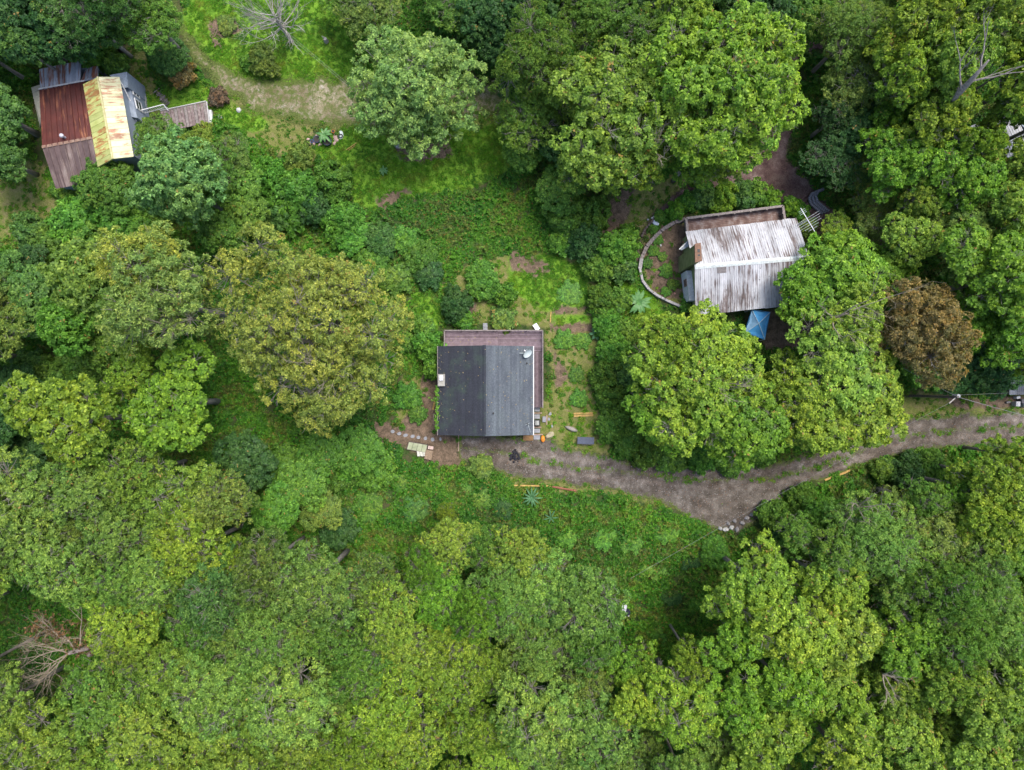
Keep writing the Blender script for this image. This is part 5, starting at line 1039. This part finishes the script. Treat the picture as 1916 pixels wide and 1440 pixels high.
for a, b_ in zip(pp, pp[1:]):
    for k in range(4):
        q = a.lerp(b_, k/4); e = (b_-a).normalized()*.03
        for off in (-.35, 0, .35): mb.tube([q-e+Vector((off, off*.4, 0)), q+e+Vector((off, off*.4, 0))], .2, 8)
part(mb, 'pipe_ring', flat('pipe_dark', (.1, .1, .12), .5), dp)
# boulders at the bend of the road
rk = [(1357, 990, 12, 8), (1368, 986, 10, 8), (1378, 990, 11, 7), (1362, 979, 8, 6), (1388, 978, 10, 7), (1397, 968, 9, 7), (1406, 962, 9, 6), (1374, 974, 8, 6), (1347, 988, 8, 6), (1415, 955, 7, 6)]
for i, (px, py, w, d_) in enumerate(rk):
    g = G(px, py); mb = MB(); mb.ell((g.x, g.y, g.z+.1), (w/32, d_/32, .3), 9, 6, .18, i*.7); solo(mb, 'rock', WR if i in (0, 1, 8) else STONE, f'{"pale" if i in (0, 1, 8) else "grey"} rock at the road bend, {ords[sorted(range(10), key=lambda q: rk[q][0]).index(i)]} from the left', 'rock', 'rocks at the road bend')
# objects on the north-west lawn
def radial_plant(px, py, n, L, wd, h, colr, label, name='banana_plant', cat='plant'):
    g = G(px, py); r_ = empty(name, label, cat, g); mb = MB(); mb.tube([g-Vector((0, 0, .1)), g+Vector((0, 0, h))], [.09, .05], 6); part(mb, 'stem', bpy.data.materials['plant_stem'] if 'plant_stem' in bpy.data.materials else flat('plant_stem', (.1, .14, .05)), r_)
    for k in range(n):
        a = 6.283*k/n+random.uniform(-.2, .2); l = L*random.uniform(.8, 1.15); mb = MB(); d_ = Vector((math.cos(a), math.sin(a), 0)); s_ = Vector((-d_.y, d_.x, 0)); base = g+Vector((0, 0, h)); ks = []
        for j, (t_, w_, z_) in enumerate([(0, .12, 0), (.25, .7, .28), (.5, 1, .34), (.75, .8, .22), (1, .05, -.05)]):
            c_ = base+d_*l*t_+Vector((0, 0, z_*L*.6)); mb.v += [tuple(c_-s_*wd*w_/2+Vector((0, 0, .05*w_))), tuple(c_), tuple(c_+s_*wd*w_/2+Vector((0, 0, .05*w_)))]
            if j: b_ = (j-1)*3; mb.f += [(b_, b_+1, b_+4, b_+3), (b_+1, b_+2, b_+5, b_+4)]
        part(mb, 'leaf', colr, r_)
BL_ = simple('big_leaf', [(.3, (.05, .14, .04)), (.7, (.11, .24, .07))], 3, .45, spec=.4); TL_ = simple('teal_leaf', [(.3, (.045, .12, .05)), (.7, (.08, .19, .08))], 3, .45)
radial_plant(612, 258, 9, 1.0, .3, .9, BL_, 'palm-like plant in the black tub on the lawn', 'potted_palm')
radial_plant(1192, 567, 13, 1.5, .42, 1.0, BL_, 'big-leaved plant with long paddle leaves left of the white-roofed house'); radial_plant(1112, 626, 6, .8, .34, .6, TL_, 'small dark paddle-leaved plant at the garden\'s right edge')
radial_plant(995, 928, 12, 1.2, .2, .8, TL_, 'bluish spiky-leaved plant below the yellow edging timber', 'spiky_plant'); radial_plant(1030, 966, 7, .9, .16, .5, TL_, 'smaller bluish spiky plant farther down the slope', 'spiky_plant')
radial_plant(719, 321, 8, .6, .2, .3, BL_, 'small bright tufted plant alone on the middle lawn', 'tufted_plant')
def pot(px, py, r_, h, colr, label, top=1.2, name='plant_pot'):
    g = G(px, py); t_ = empty(name, label, 'pot', g); mb = MB(); mb.disc((g.x, g.y, g.z), r_/top, r_/top, h, 14, top=top); part(mb, 'pot', flat(name+'_'+str(px), colr, .5), t_); mb = MB(); mb.disc((g.x, g.y, g.z+h-.02), r_*.85, r_*.85, .04); part(mb, 'soil', flat('soil_'+str(px), (.03, .025, .02)), t_)
pot(614, 266, .55, .55, (.01, .02, .04), 'black tub under the palm-like plant'); pot(594.5, 262, .42, .4, (.03, .04, .1), 'navy round tub left of the palm-like plant'); pot(624.5, 247, .2, .3, (.7, .22, .05), 'small orange pot above the palm-like plant'); pot(584.5, 265, .2, .25, (.04, .1, .4), 'small blue pot left of the navy tub')
g = G(638, 255); mb = MB(); mb.disc((g.x, g.y+.15, g.z), .3, .5, .12, 12); tt_ = solo(mb, 'concrete_pad', flat('blue_white_pad', (.4, .45, .43)), 'pale oval pad at the right end of the planter bed', 'slab')
mb = MB(); g.z += .14
for k in range(14):
    a, b_ = 6.283*k/14, 6.283*(k+1)/14; mb.tube([(g.x+.2*math.cos(a), g.y+.2*math.sin(a), g.z), (g.x+.2*math.cos(b_), g.y+.2*math.sin(b_), g.z)], .07, 6, False)
solo(mb, 'small_tyre', BLACK, 'small black tyre ring lying on the pale oval pad', 'tyre')
PK = simple('pink_stone', [(.3, (.3, .19, .17)), (.7, (.48, .36, .33))], 4, .85, .3)
for i, (px, py, r_) in enumerate([(577, 261, .25), (580, 268, .28), (588, 268, .22), (600, 270, .25), (598, 275-4, .2), (628, 256, .35), (630, 262, .35), (626, 268, .25), (592, 254, .15), (573, 268, .2)]):
    g = G(px, py); mb = MB(); mb.ell((g.x, g.y, g.z+.05), (r_, r_*.8, r_*.5), 8, 5, .15, i); solo(mb, 'border_stone', PK, 'small pinkish stone edging the planter bed on the lawn, '+['leftmost', 'third from left', 'fourth from left', 'sixth from left', 'fifth from left', 'upper one before the pad', 'rightmost, lower', 'low one left of the pad', 'above the navy tub', 'second from left'][i], 'stone', 'stones round the planter bed')
for px, py, r_, l in ((447, 206, .3, 'round white stone right of the boardwalk, nearer the track'), (412, 219, .28, 'round white stone below the boardwalk\'s right end')):
    g = G(px, py); mb = MB(); mb.ell((g.x, g.y, g.z+.08), (r_, r_, .2), 10, 6, .08); solo(mb, 'white_stone', WR, l, 'stone')
g = G(497, 134); bn = empty('garden_bench', 'white and grey bench at the foot of the olive shrub on the upper lawn', 'bench', g)
for k in range(3): mb = MB(); mb.box((g.x, g.y-.15+k*.17, g.z+.45), (1.4, .14, .05)); part(mb, 'slat', WHITE if k < 2 else GREYW, bn)
for s in (-1, 1): mb = MB(); mb.box((g.x+s*.6, g.y, g.z+.2), (.1, .45, .44)); part(mb, 'leg', GREYW, bn)
g = G(611, 78); mb = MB(); mb.tube([g-Vector((0, 0, .1)), g+Vector((0, .03, .7))], [.3, .2], 9); mb.tube([g+Vector((0, 0, .5)), g+Vector((-.25, .2, .95))], [.12, .06], 6); solo(mb, 'tree_stump', PALEBARK, 'short broken grey stump alone on the upper lawn', 'stump')
mb = MB(); g = G(803, 0, .0); mb = MB(); mb.ell(G(745, 273, .02), (.5, .3, .12), 9, 5, .15); solo(mb, 'flat_rock', STONE, 'flat grey rock in the grass left of the drooping tree\'s foot', 'rock')
g = G(294, 182); mb = MB(); rb = random.Random(9)
for k in range(40):
    t_ = rb.uniform(-1, 1); c_ = G(304+t_*12, 183+t_*14, .1+rb.random()*.3); a = rb.uniform(0, 3.1); l = rb.uniform(.3, .9); d_ = Vector((math.cos(a+2.2), math.sin(a+2.2), rb.uniform(-.2, .3)))*l/2; mb.tube([c_-d_, c_+d_], rb.uniform(.02, .06), 4)
solo(mb, 'woodpile', GREYW, 'grey heap of old wood beside the rust-roofed house', 'woodpile')
mb = MB()
for k in range(50):
    t_ = rb.uniform(-1, 1); c_ = G(405+rb.uniform(-8, 8), 70+rb.uniform(-16, 16), .05+rb.random()*.25); a = rb.uniform(0, 6.3); d_ = Vector((math.cos(a), math.sin(a), rb.uniform(-.1, .2)))*rb.uniform(.3, 1)/2; mb.tube([c_-d_, c_+d_], .025, 4)
solo(mb, 'brush_pile', simple('brush_brown', [(.3, (.15, .1, .07)), (.7, (.28, .2, .15))], 4, .9), 'brown pile of cut branches on the upper lawn', 'brush pile')
g = G(47, 434); mb = MB(); mb.ell((g.x+.15, g.y, g.z+.3), (.35, .3, .3), 10, 6); mb.ell((g.x-.25, g.y+.1, g.z+.15), (.25, .18, .15), 8, 5); solo(mb, 'green_sack', flat('green_plastic', (.01, .2, .12), .4), 'small dark green sack on the lawn at the left edge', 'sack')
# pale heap at the edge of the clearing
th = empty('junk_heap', 'white sheet and round black tub dumped at the clearing\'s lower edge', 'junk', G(1168, 1138))
g = G(1166, 1134); mb = MB(); mb.hexa([(g.x-.5, g.y-.5, g.z), (g.x+.2, g.y-.75, g.z), (g.x+.5, g.y+.3, g.z), (g.x-.2, g.y+.55, g.z)], [(g.x-.45, g.y-.4, g.z+.7), (g.x+.15, g.y-.7, g.z+.75), (g.x+.35, g.y+.3, g.z+.8), (g.x-.15, g.y+.5, g.z+.7)]); part(mb, 'sheet', flat('pale_sheet', (.5, .5, .58)), th, bevel=.1)
g = G(1171.5, 1142); mb = MB(); mb.disc((g.x, g.y, g.z+.3), .42, .42, .45, 16, top=.95); part(mb, 'tub', flat('navy_tub', (.012, .014, .03), .4), th)
mb = MB(); mb.bar(G(1171, 1146, .8), G(1177, 1153, .5), .16, .06); mb.ell(G(1164, 1142, .6), (.15, .12, .1), 8, 5); mb.bar(G(1168, 1150, .3), G(1172, 1157, .2), .12, .1); part(mb, 'scrap', flat('pale_scrap', (.45, .45, .42)), th)

# ---------------------------------------------------------------- bare, fallen and leaning trees
def branch(mb, p, d, l, r_, depth, rnd, spread=.55, up=.12, n=3, flat_=1.0):
    pts = [p]; q = p.copy(); dd = d.copy(); segs = 3
    for k in range(segs):
        dd = (dd+Vector((rnd.uniform(-.22, .22), rnd.uniform(-.22, .22), rnd.uniform(-.1, .2)*flat_+up*.3))).normalized(); q = q+dd*l/segs; pts.append(q.copy())
    mb.tube(pts, [r_, r_*.8, r_*.62, r_*.42], 5 if r_ > .05 else 3, False)
    if depth <= 0: return
    for k in range(n):
        s = rnd.choice((1, 2, 3)); nd = (dd+Vector((rnd.uniform(-1, 1), rnd.uniform(-1, 1), rnd.uniform(-.5, .7)*flat_))*spread*1.3).normalized(); branch(mb, pts[s], nd, l*rnd.uniform(.5, .78), r_*.5, depth-1, rnd, spread, up, n, flat_)
rb = random.Random(21); g = P(548, 80, 0); g.z = float(hgt(g.x, g.y)); bt_ = empty('bare_tree', 'leafless pale grey tree standing on the upper lawn', 'tree', g)
mb = MB(); top = Vector((g.x-.2, g.y+.1, 5)); mb.tube([g-Vector((0, 0, .4)), top], [.24, .18], 8); part(mb, 'trunk', PALEBARK, bt_)
for k in range(26):
    a = 6.283*k/8.5+rb.uniform(-.2, .2); mb = MB(); z = rb.uniform(2.8, 6.2); el = rb.uniform(-.05, .9); branch(mb, Vector((top.x, top.y, z)), Vector((math.cos(a), math.sin(a), el)).normalized(), rb.uniform(1.8, 3.3), .07, 3, rb, .55, .1, 3); part(mb, 'limb', PALEBARK, bt_)
rb = random.Random(33); g = G(200, 1205); ft = empty('fallen_tree', 'fallen dead tree with pale bare branches and brown leaves in the left wood', 'tree', g)
mb = MB(); mb.tube([G(255, 1188, 3.5), G(200, 1208, 4.5), G(165, 1225, 5)], [.45, .4, .3], 8); mb.tube([G(215, 1190, 4.5), G(165, 1212, 5.2), G(128, 1222, 6)], [.38, .3, .22], 8); mb.tube([G(230, 1200, -.5), G(225, 1198, 4)], [.4, .35], 8); part(mb, 'trunk', GREYW, ft)
for (px, py, dx, dy, l) in [(130, 1222, -1, .35, 3.6), (130, 1222, -1, -.3, 3.4), (140, 1215, -.7, .9, 3.4), (125, 1224, -.8, -.8, 3.6), (150, 1210, -.1, 1, 3.2), (120, 1215, -1, .05, 3.8), (105, 1240, -.7, -.6, 2.6), (110, 1190, -.6, .5, 2.6)]:
    mb = MB(); branch(mb, G(px, py, 6), Vector((dx, dy, .1)).normalized(), l, .09, 3, rb, .95, .03, 4, .7); part(mb, 'limb', simple('dead_wood', [(.3, (.15, .12, .09)), (.7, (.3, .26, .2))], 5, .9) if 'dead_wood' not in bpy.data.materials else bpy.data.materials['dead_wood'], ft)
rng = np.random.default_rng(3); n = 180; c_ = np.array([G(160, 1205, 5.6)[:]])+rng.normal(0, 1, (n, 3))*np.array([2.1, 1.2, .5]); c2 = np.array([G(90, 1175, 5.8)[:]])+rng.normal(0, 1, (150, 3))*np.array([1.3, .9, .4]); c_ = np.concatenate([c_, c2]); n = len(c_)
q, cc = leaves(c_, norm(rng.normal(0, 1, (n, 3))+[0, 0, .8]), rng.random(n), 5, .26, .16, .3); q = q-np.array(ft.location); me = np_mesh('dead_leaves', q, len(q)//4, LEAF); face_col(me, 'leafvar', cc*[1, 1, .2]); o = bpy.data.objects.new('dead_leaves', me); COL.objects.link(o); o.parent = ft; o.color = (.17, .105, .07, .0)
g = G(1712, 245); sn = empty('leaning_snag', 'tall leaning grey dead trunk rising out of the upper right crowns', 'tree', g); mb = MB()
mb.tube([g-Vector((0, 0, .5)), P(1735, 222, 7), P(1772, 196, 13), P(1815, 152, 17), P(1850, 112, 19.5)], [.55, .45, .36, .24, .08], 9); part(mb, 'trunk', GREYW, sn, smooth=True)
rb = random.Random(8)
for (px, py, z, dx, dy) in [(1790, 180, 15, .2, 1), (1815, 152, 17, 1, .1), (1835, 132, 18, -.4, 1), (1800, 168, 16, -.6, .6)]: mb = MB(); branch(mb, P(px, py, z), Vector((dx, dy, .3)).normalized(), 2.6, .11, 2, rb, .5, .1, 3); part(mb, 'limb', GREYW, sn)
rb = random.Random(12)
for (px, py, z, r_, lab) in [(1590, 590, 16.6, 4.5, 'pale dead branches poking from the crown above the rusty brown tree'), (1240, 260, 17.2, 2.6, 'bare grey twigs showing in the big crown at the top'), (1352, 720, 15.3, 3, 'dead grey twigs in the bright crown left of the road bend'), (325, 590, 18.2, 3, 'bare pale twigs in the sage-green crown left of the big olive one'), (600, 700, 19, 3.2, 'bare twigs showing in the big olive-yellow crown'), (1640, 960, 15, 2.6, 'bare twigs in the feathery crown below the road bend'), (1690, 1290, 17, 1.8, 'bare grey limbs among the lower right crowns')]:
    mb = MB(); c_ = P(px, py, z-2.5); base = Vector((c_.x*.985, c_.y*.985, z-5))
    for k in range(4): a = rb.uniform(0, 6.28); branch(mb, base, Vector((math.cos(a)*.7, math.sin(a)*.7, 1)).normalized(), r_, .08, 3, rb, .55, .15, 3)
    solo(mb, 'dead_branches', bpy.data.materials['dead_wood'], lab, 'dead branches', base=base)

# ---------------------------------------------------------------- pole and wires
g = P(1700, 740, 0); g.z = float(hgt(g.x, g.y)); up_ = empty('utility_pole', 'wooden utility pole above the gravel road near the right edge', 'pole', g); tp = Vector((g.x, g.y, 8.9)); mb = MB(); mb.tube([g-Vector((0, 0, .5)), tp], [.17, .12], 9); part(mb, 'pole', simple('pole_wood', [(.3, (.06, .05, .045)), (.7, (.14, .12, .1))], 3, .9), up_)
mb = MB(); mb.bar(tp+Vector((-.75, -.65, -.3)), tp+Vector((.1, .1, -.3)), .1, .1); part(mb, 'cross_arm', PALEBARK, up_); mb = MB(); mb.tube([tp+Vector((.25, .1, -1.1)), tp+Vector((.25, .1, -.3))], .2, 9); part(mb, 'transformer', flat('transformer_grey', (.3, .32, .33)), up_)
def wire(a, b_, sag, label, r_=.012):
    mb = MB(); pts = [a.lerp(b_, t_/12)-Vector((0, 0, sag*4*(t_/12)*(1-t_/12))) for t_ in range(13)]; mb.tube(pts, r_, 4); solo(mb, 'power_line', bpy.data.materials.get('wire_grey') or flat('wire_grey', (.2, .2, .2), .4), label, 'cable')
wire(tp, P(1960, 788, 8.6), .3, 'cable from the utility pole out to the right edge, over the road', .025); wire(tp, P(1690, 688, 9.5), .2, 'cable from the utility pole up into the trees'); wire(tp+Vector((.1, .2, -.4)), P(1980, 732, 6), .3, 'thin cable running right from the pole over the shed')
wire(tp+Vector((-.5, -.5, -.3)), P(1180, 1082, 7), .6, 'long cable crossing the gravel road down to the lower trees')
wire(P(420, -35, 9), P(665, 172, 8.5), .2, 'left of two parallel cables passing the bare grey tree'); wire(P(424, -37, 9), P(668, 170, 8.5), .2, 'right of two parallel cables passing the bare grey tree')
wire(P(1340, 42, 9), P(1500, -8, 9), .1, 'thin cable over the dark trees at the top edge'); wire(P(1336, 36, 9), P(1496, -12, 9), .1, 'upper thin cable over the dark trees at the top edge'); wire(P(143, 118, 4), P(158, 60, 8.5), .1, 'service cable from the rust-roofed house up to the trees')
# shed and junk at the right edge
sh_ = empty('shed', 'grey tin shed cut by the right edge of the picture', 'shed', G(1912, 735)); SHT = run_mat('shed_tin', [(.3, (.14, .15, .17)), (.7, (.22, .24, .27))], [(.3, (.1, .1, .11)), (.7, (.17, .17, .18))])
a0, a1, b0, b1 = P(1889, 738, 2.3), P(1975, 736, 2.3), P(1888, 712, 2.7), P(1975, 710, 2.7); metal_slope(sh_, a0, a1, b0, b1, .8, .27, SHT)
cw = (a0+b1)/2
for A, B in ((a0, a1), (b0, b1), (a0, b0), (a1, b1)): A2, B2 = A+(cw-A)*.04, B+(cw-B)*.04; wall(sh_, [zo(A2, -.8), zo(B2, -.8), zo(B2, B.z-.2), zo(A2, A.z-.2)], flat('shed_board', (.16, .15, .15)) if 'shed_board' not in bpy.data.materials else bpy.data.materials['shed_board'], inward=cw)
for i, (px, py, w, d_, h, cl, l) in enumerate([(1896, 755, 8, 9, .8, (.4, .4, .42), 'grey washing machine, leftmost of the junk by the shed'), (1905, 750, 8, 8, .9, (.06, .06, .07), 'black box behind the junk below the shed'), (1913, 756, 10, 9, .7, (.3, .31, .34), 'grey bin right of the machine below the shed'), (1899, 743, 7, 5, .6, (.6, .6, .6), 'small white box just below the shed eave'), (1884, 752, 8, 4, .3, (.12, .12, .12), 'low dark crate left of the junk by the shed')]):
    g = G(px, py); mb = MB(); mb.box((g.x, g.y, g.z+h/2), (w/16, d_/16, h), .05*i)
    if i in (0, 2): mb.disc((g.x, g.y, g.z+h), .18, .18, .04, 12)
    solo(mb, ['washing_machine', 'black_box', 'bin', 'white_box', 'crate'][i], flat('junk_'+str(i), cl, .5), l, ['appliance', 'box', 'bin', 'box', 'crate'][i], bevel=.03)
# house hidden under the crowns at the upper right
hd = empty('hidden_house', 'white-roofed building glimpsed through gaps in the upper right trees', 'house', G(1850, 285)); a0, a1 = P(1795, 245, 3.2), P(1895, 205, 3.2); r0, r1 = P(1812, 285, 4.6), P(1915, 245, 4.6); s0, s1 = P(1826, 318, 3.2), P(1925, 278, 3.2)
WW = run_mat('clean_white_roof', [(.3, (.4, .4, .42)), (.7, (.58, .58, .6))], [(.3, (.3, .3, .3)), (.7, (.5, .5, .5))], thr=(.56, .62))
metal_slope(hd, a0, a1, r0, r1, .9, .3, WW); metal_slope(hd, s0, s1, r0, r1, .9, .3, WW); gable_walls(hd, a0, a1, r0, r1, s0, s1, [BLUEW]*4)

def debris(name, n, fn, colr, label=None):
    rg = np.random.default_rng(len(name)); qs = []
    for _ in range(n):
        p, nn = fn(rg.random(), rg.random()); a = rg.uniform(0, 3.14); l = rg.uniform(.04, .1); u = Vector((math.cos(a), math.sin(a), 0)); w = nn.cross(u).normalized(); u = w.cross(nn); p = p+nn*.06
        qs += [p-u*l, p-w*l*.5+nn*.02, p+u*l, p+w*l*.5+nn*.02]
    me = np_mesh(name, np.array([tuple(q) for q in qs]), n, colr); o = bpy.data.objects.new(name, me); COL.objects.link(o); tag(o, kind='stuff'); return o
LITT = simple('leaf_litter_mat', [(.3, (.12, .08, .04)), (.7, (.34, .28, .14))], 2, .8)
fw = slope_pts(Vector((xl, yb, ZE)), Vector((xl, yt, ZE)), Vector((xm, yb, ZR)), Vector((xm, yt, ZR))); fe = slope_pts(Vector((xr, yb, ZE)), Vector((xr, yt, ZE)), Vector((xm, yb, ZR)), Vector((xm, yt, ZR)))
up = Vector((0, 0, 1))
def on_cabin(a, b_):
    if a < .45: return fw(a/.45, b_**2*.98+.01), (up+Vector((-.35, 0, 0))).normalized()
    if a < .75: return fe((a-.45)/.3, b_*.98+.01), (up+Vector((.35, 0, 0))).normalized()
    return Vector((lerp(dl+.1, dr-.1, (a-.75)*4), lerp(yi+.3, dt-.1, b_), ZD-.06)), up
debris('fallen_leaves', 170, on_cabin, LITT)
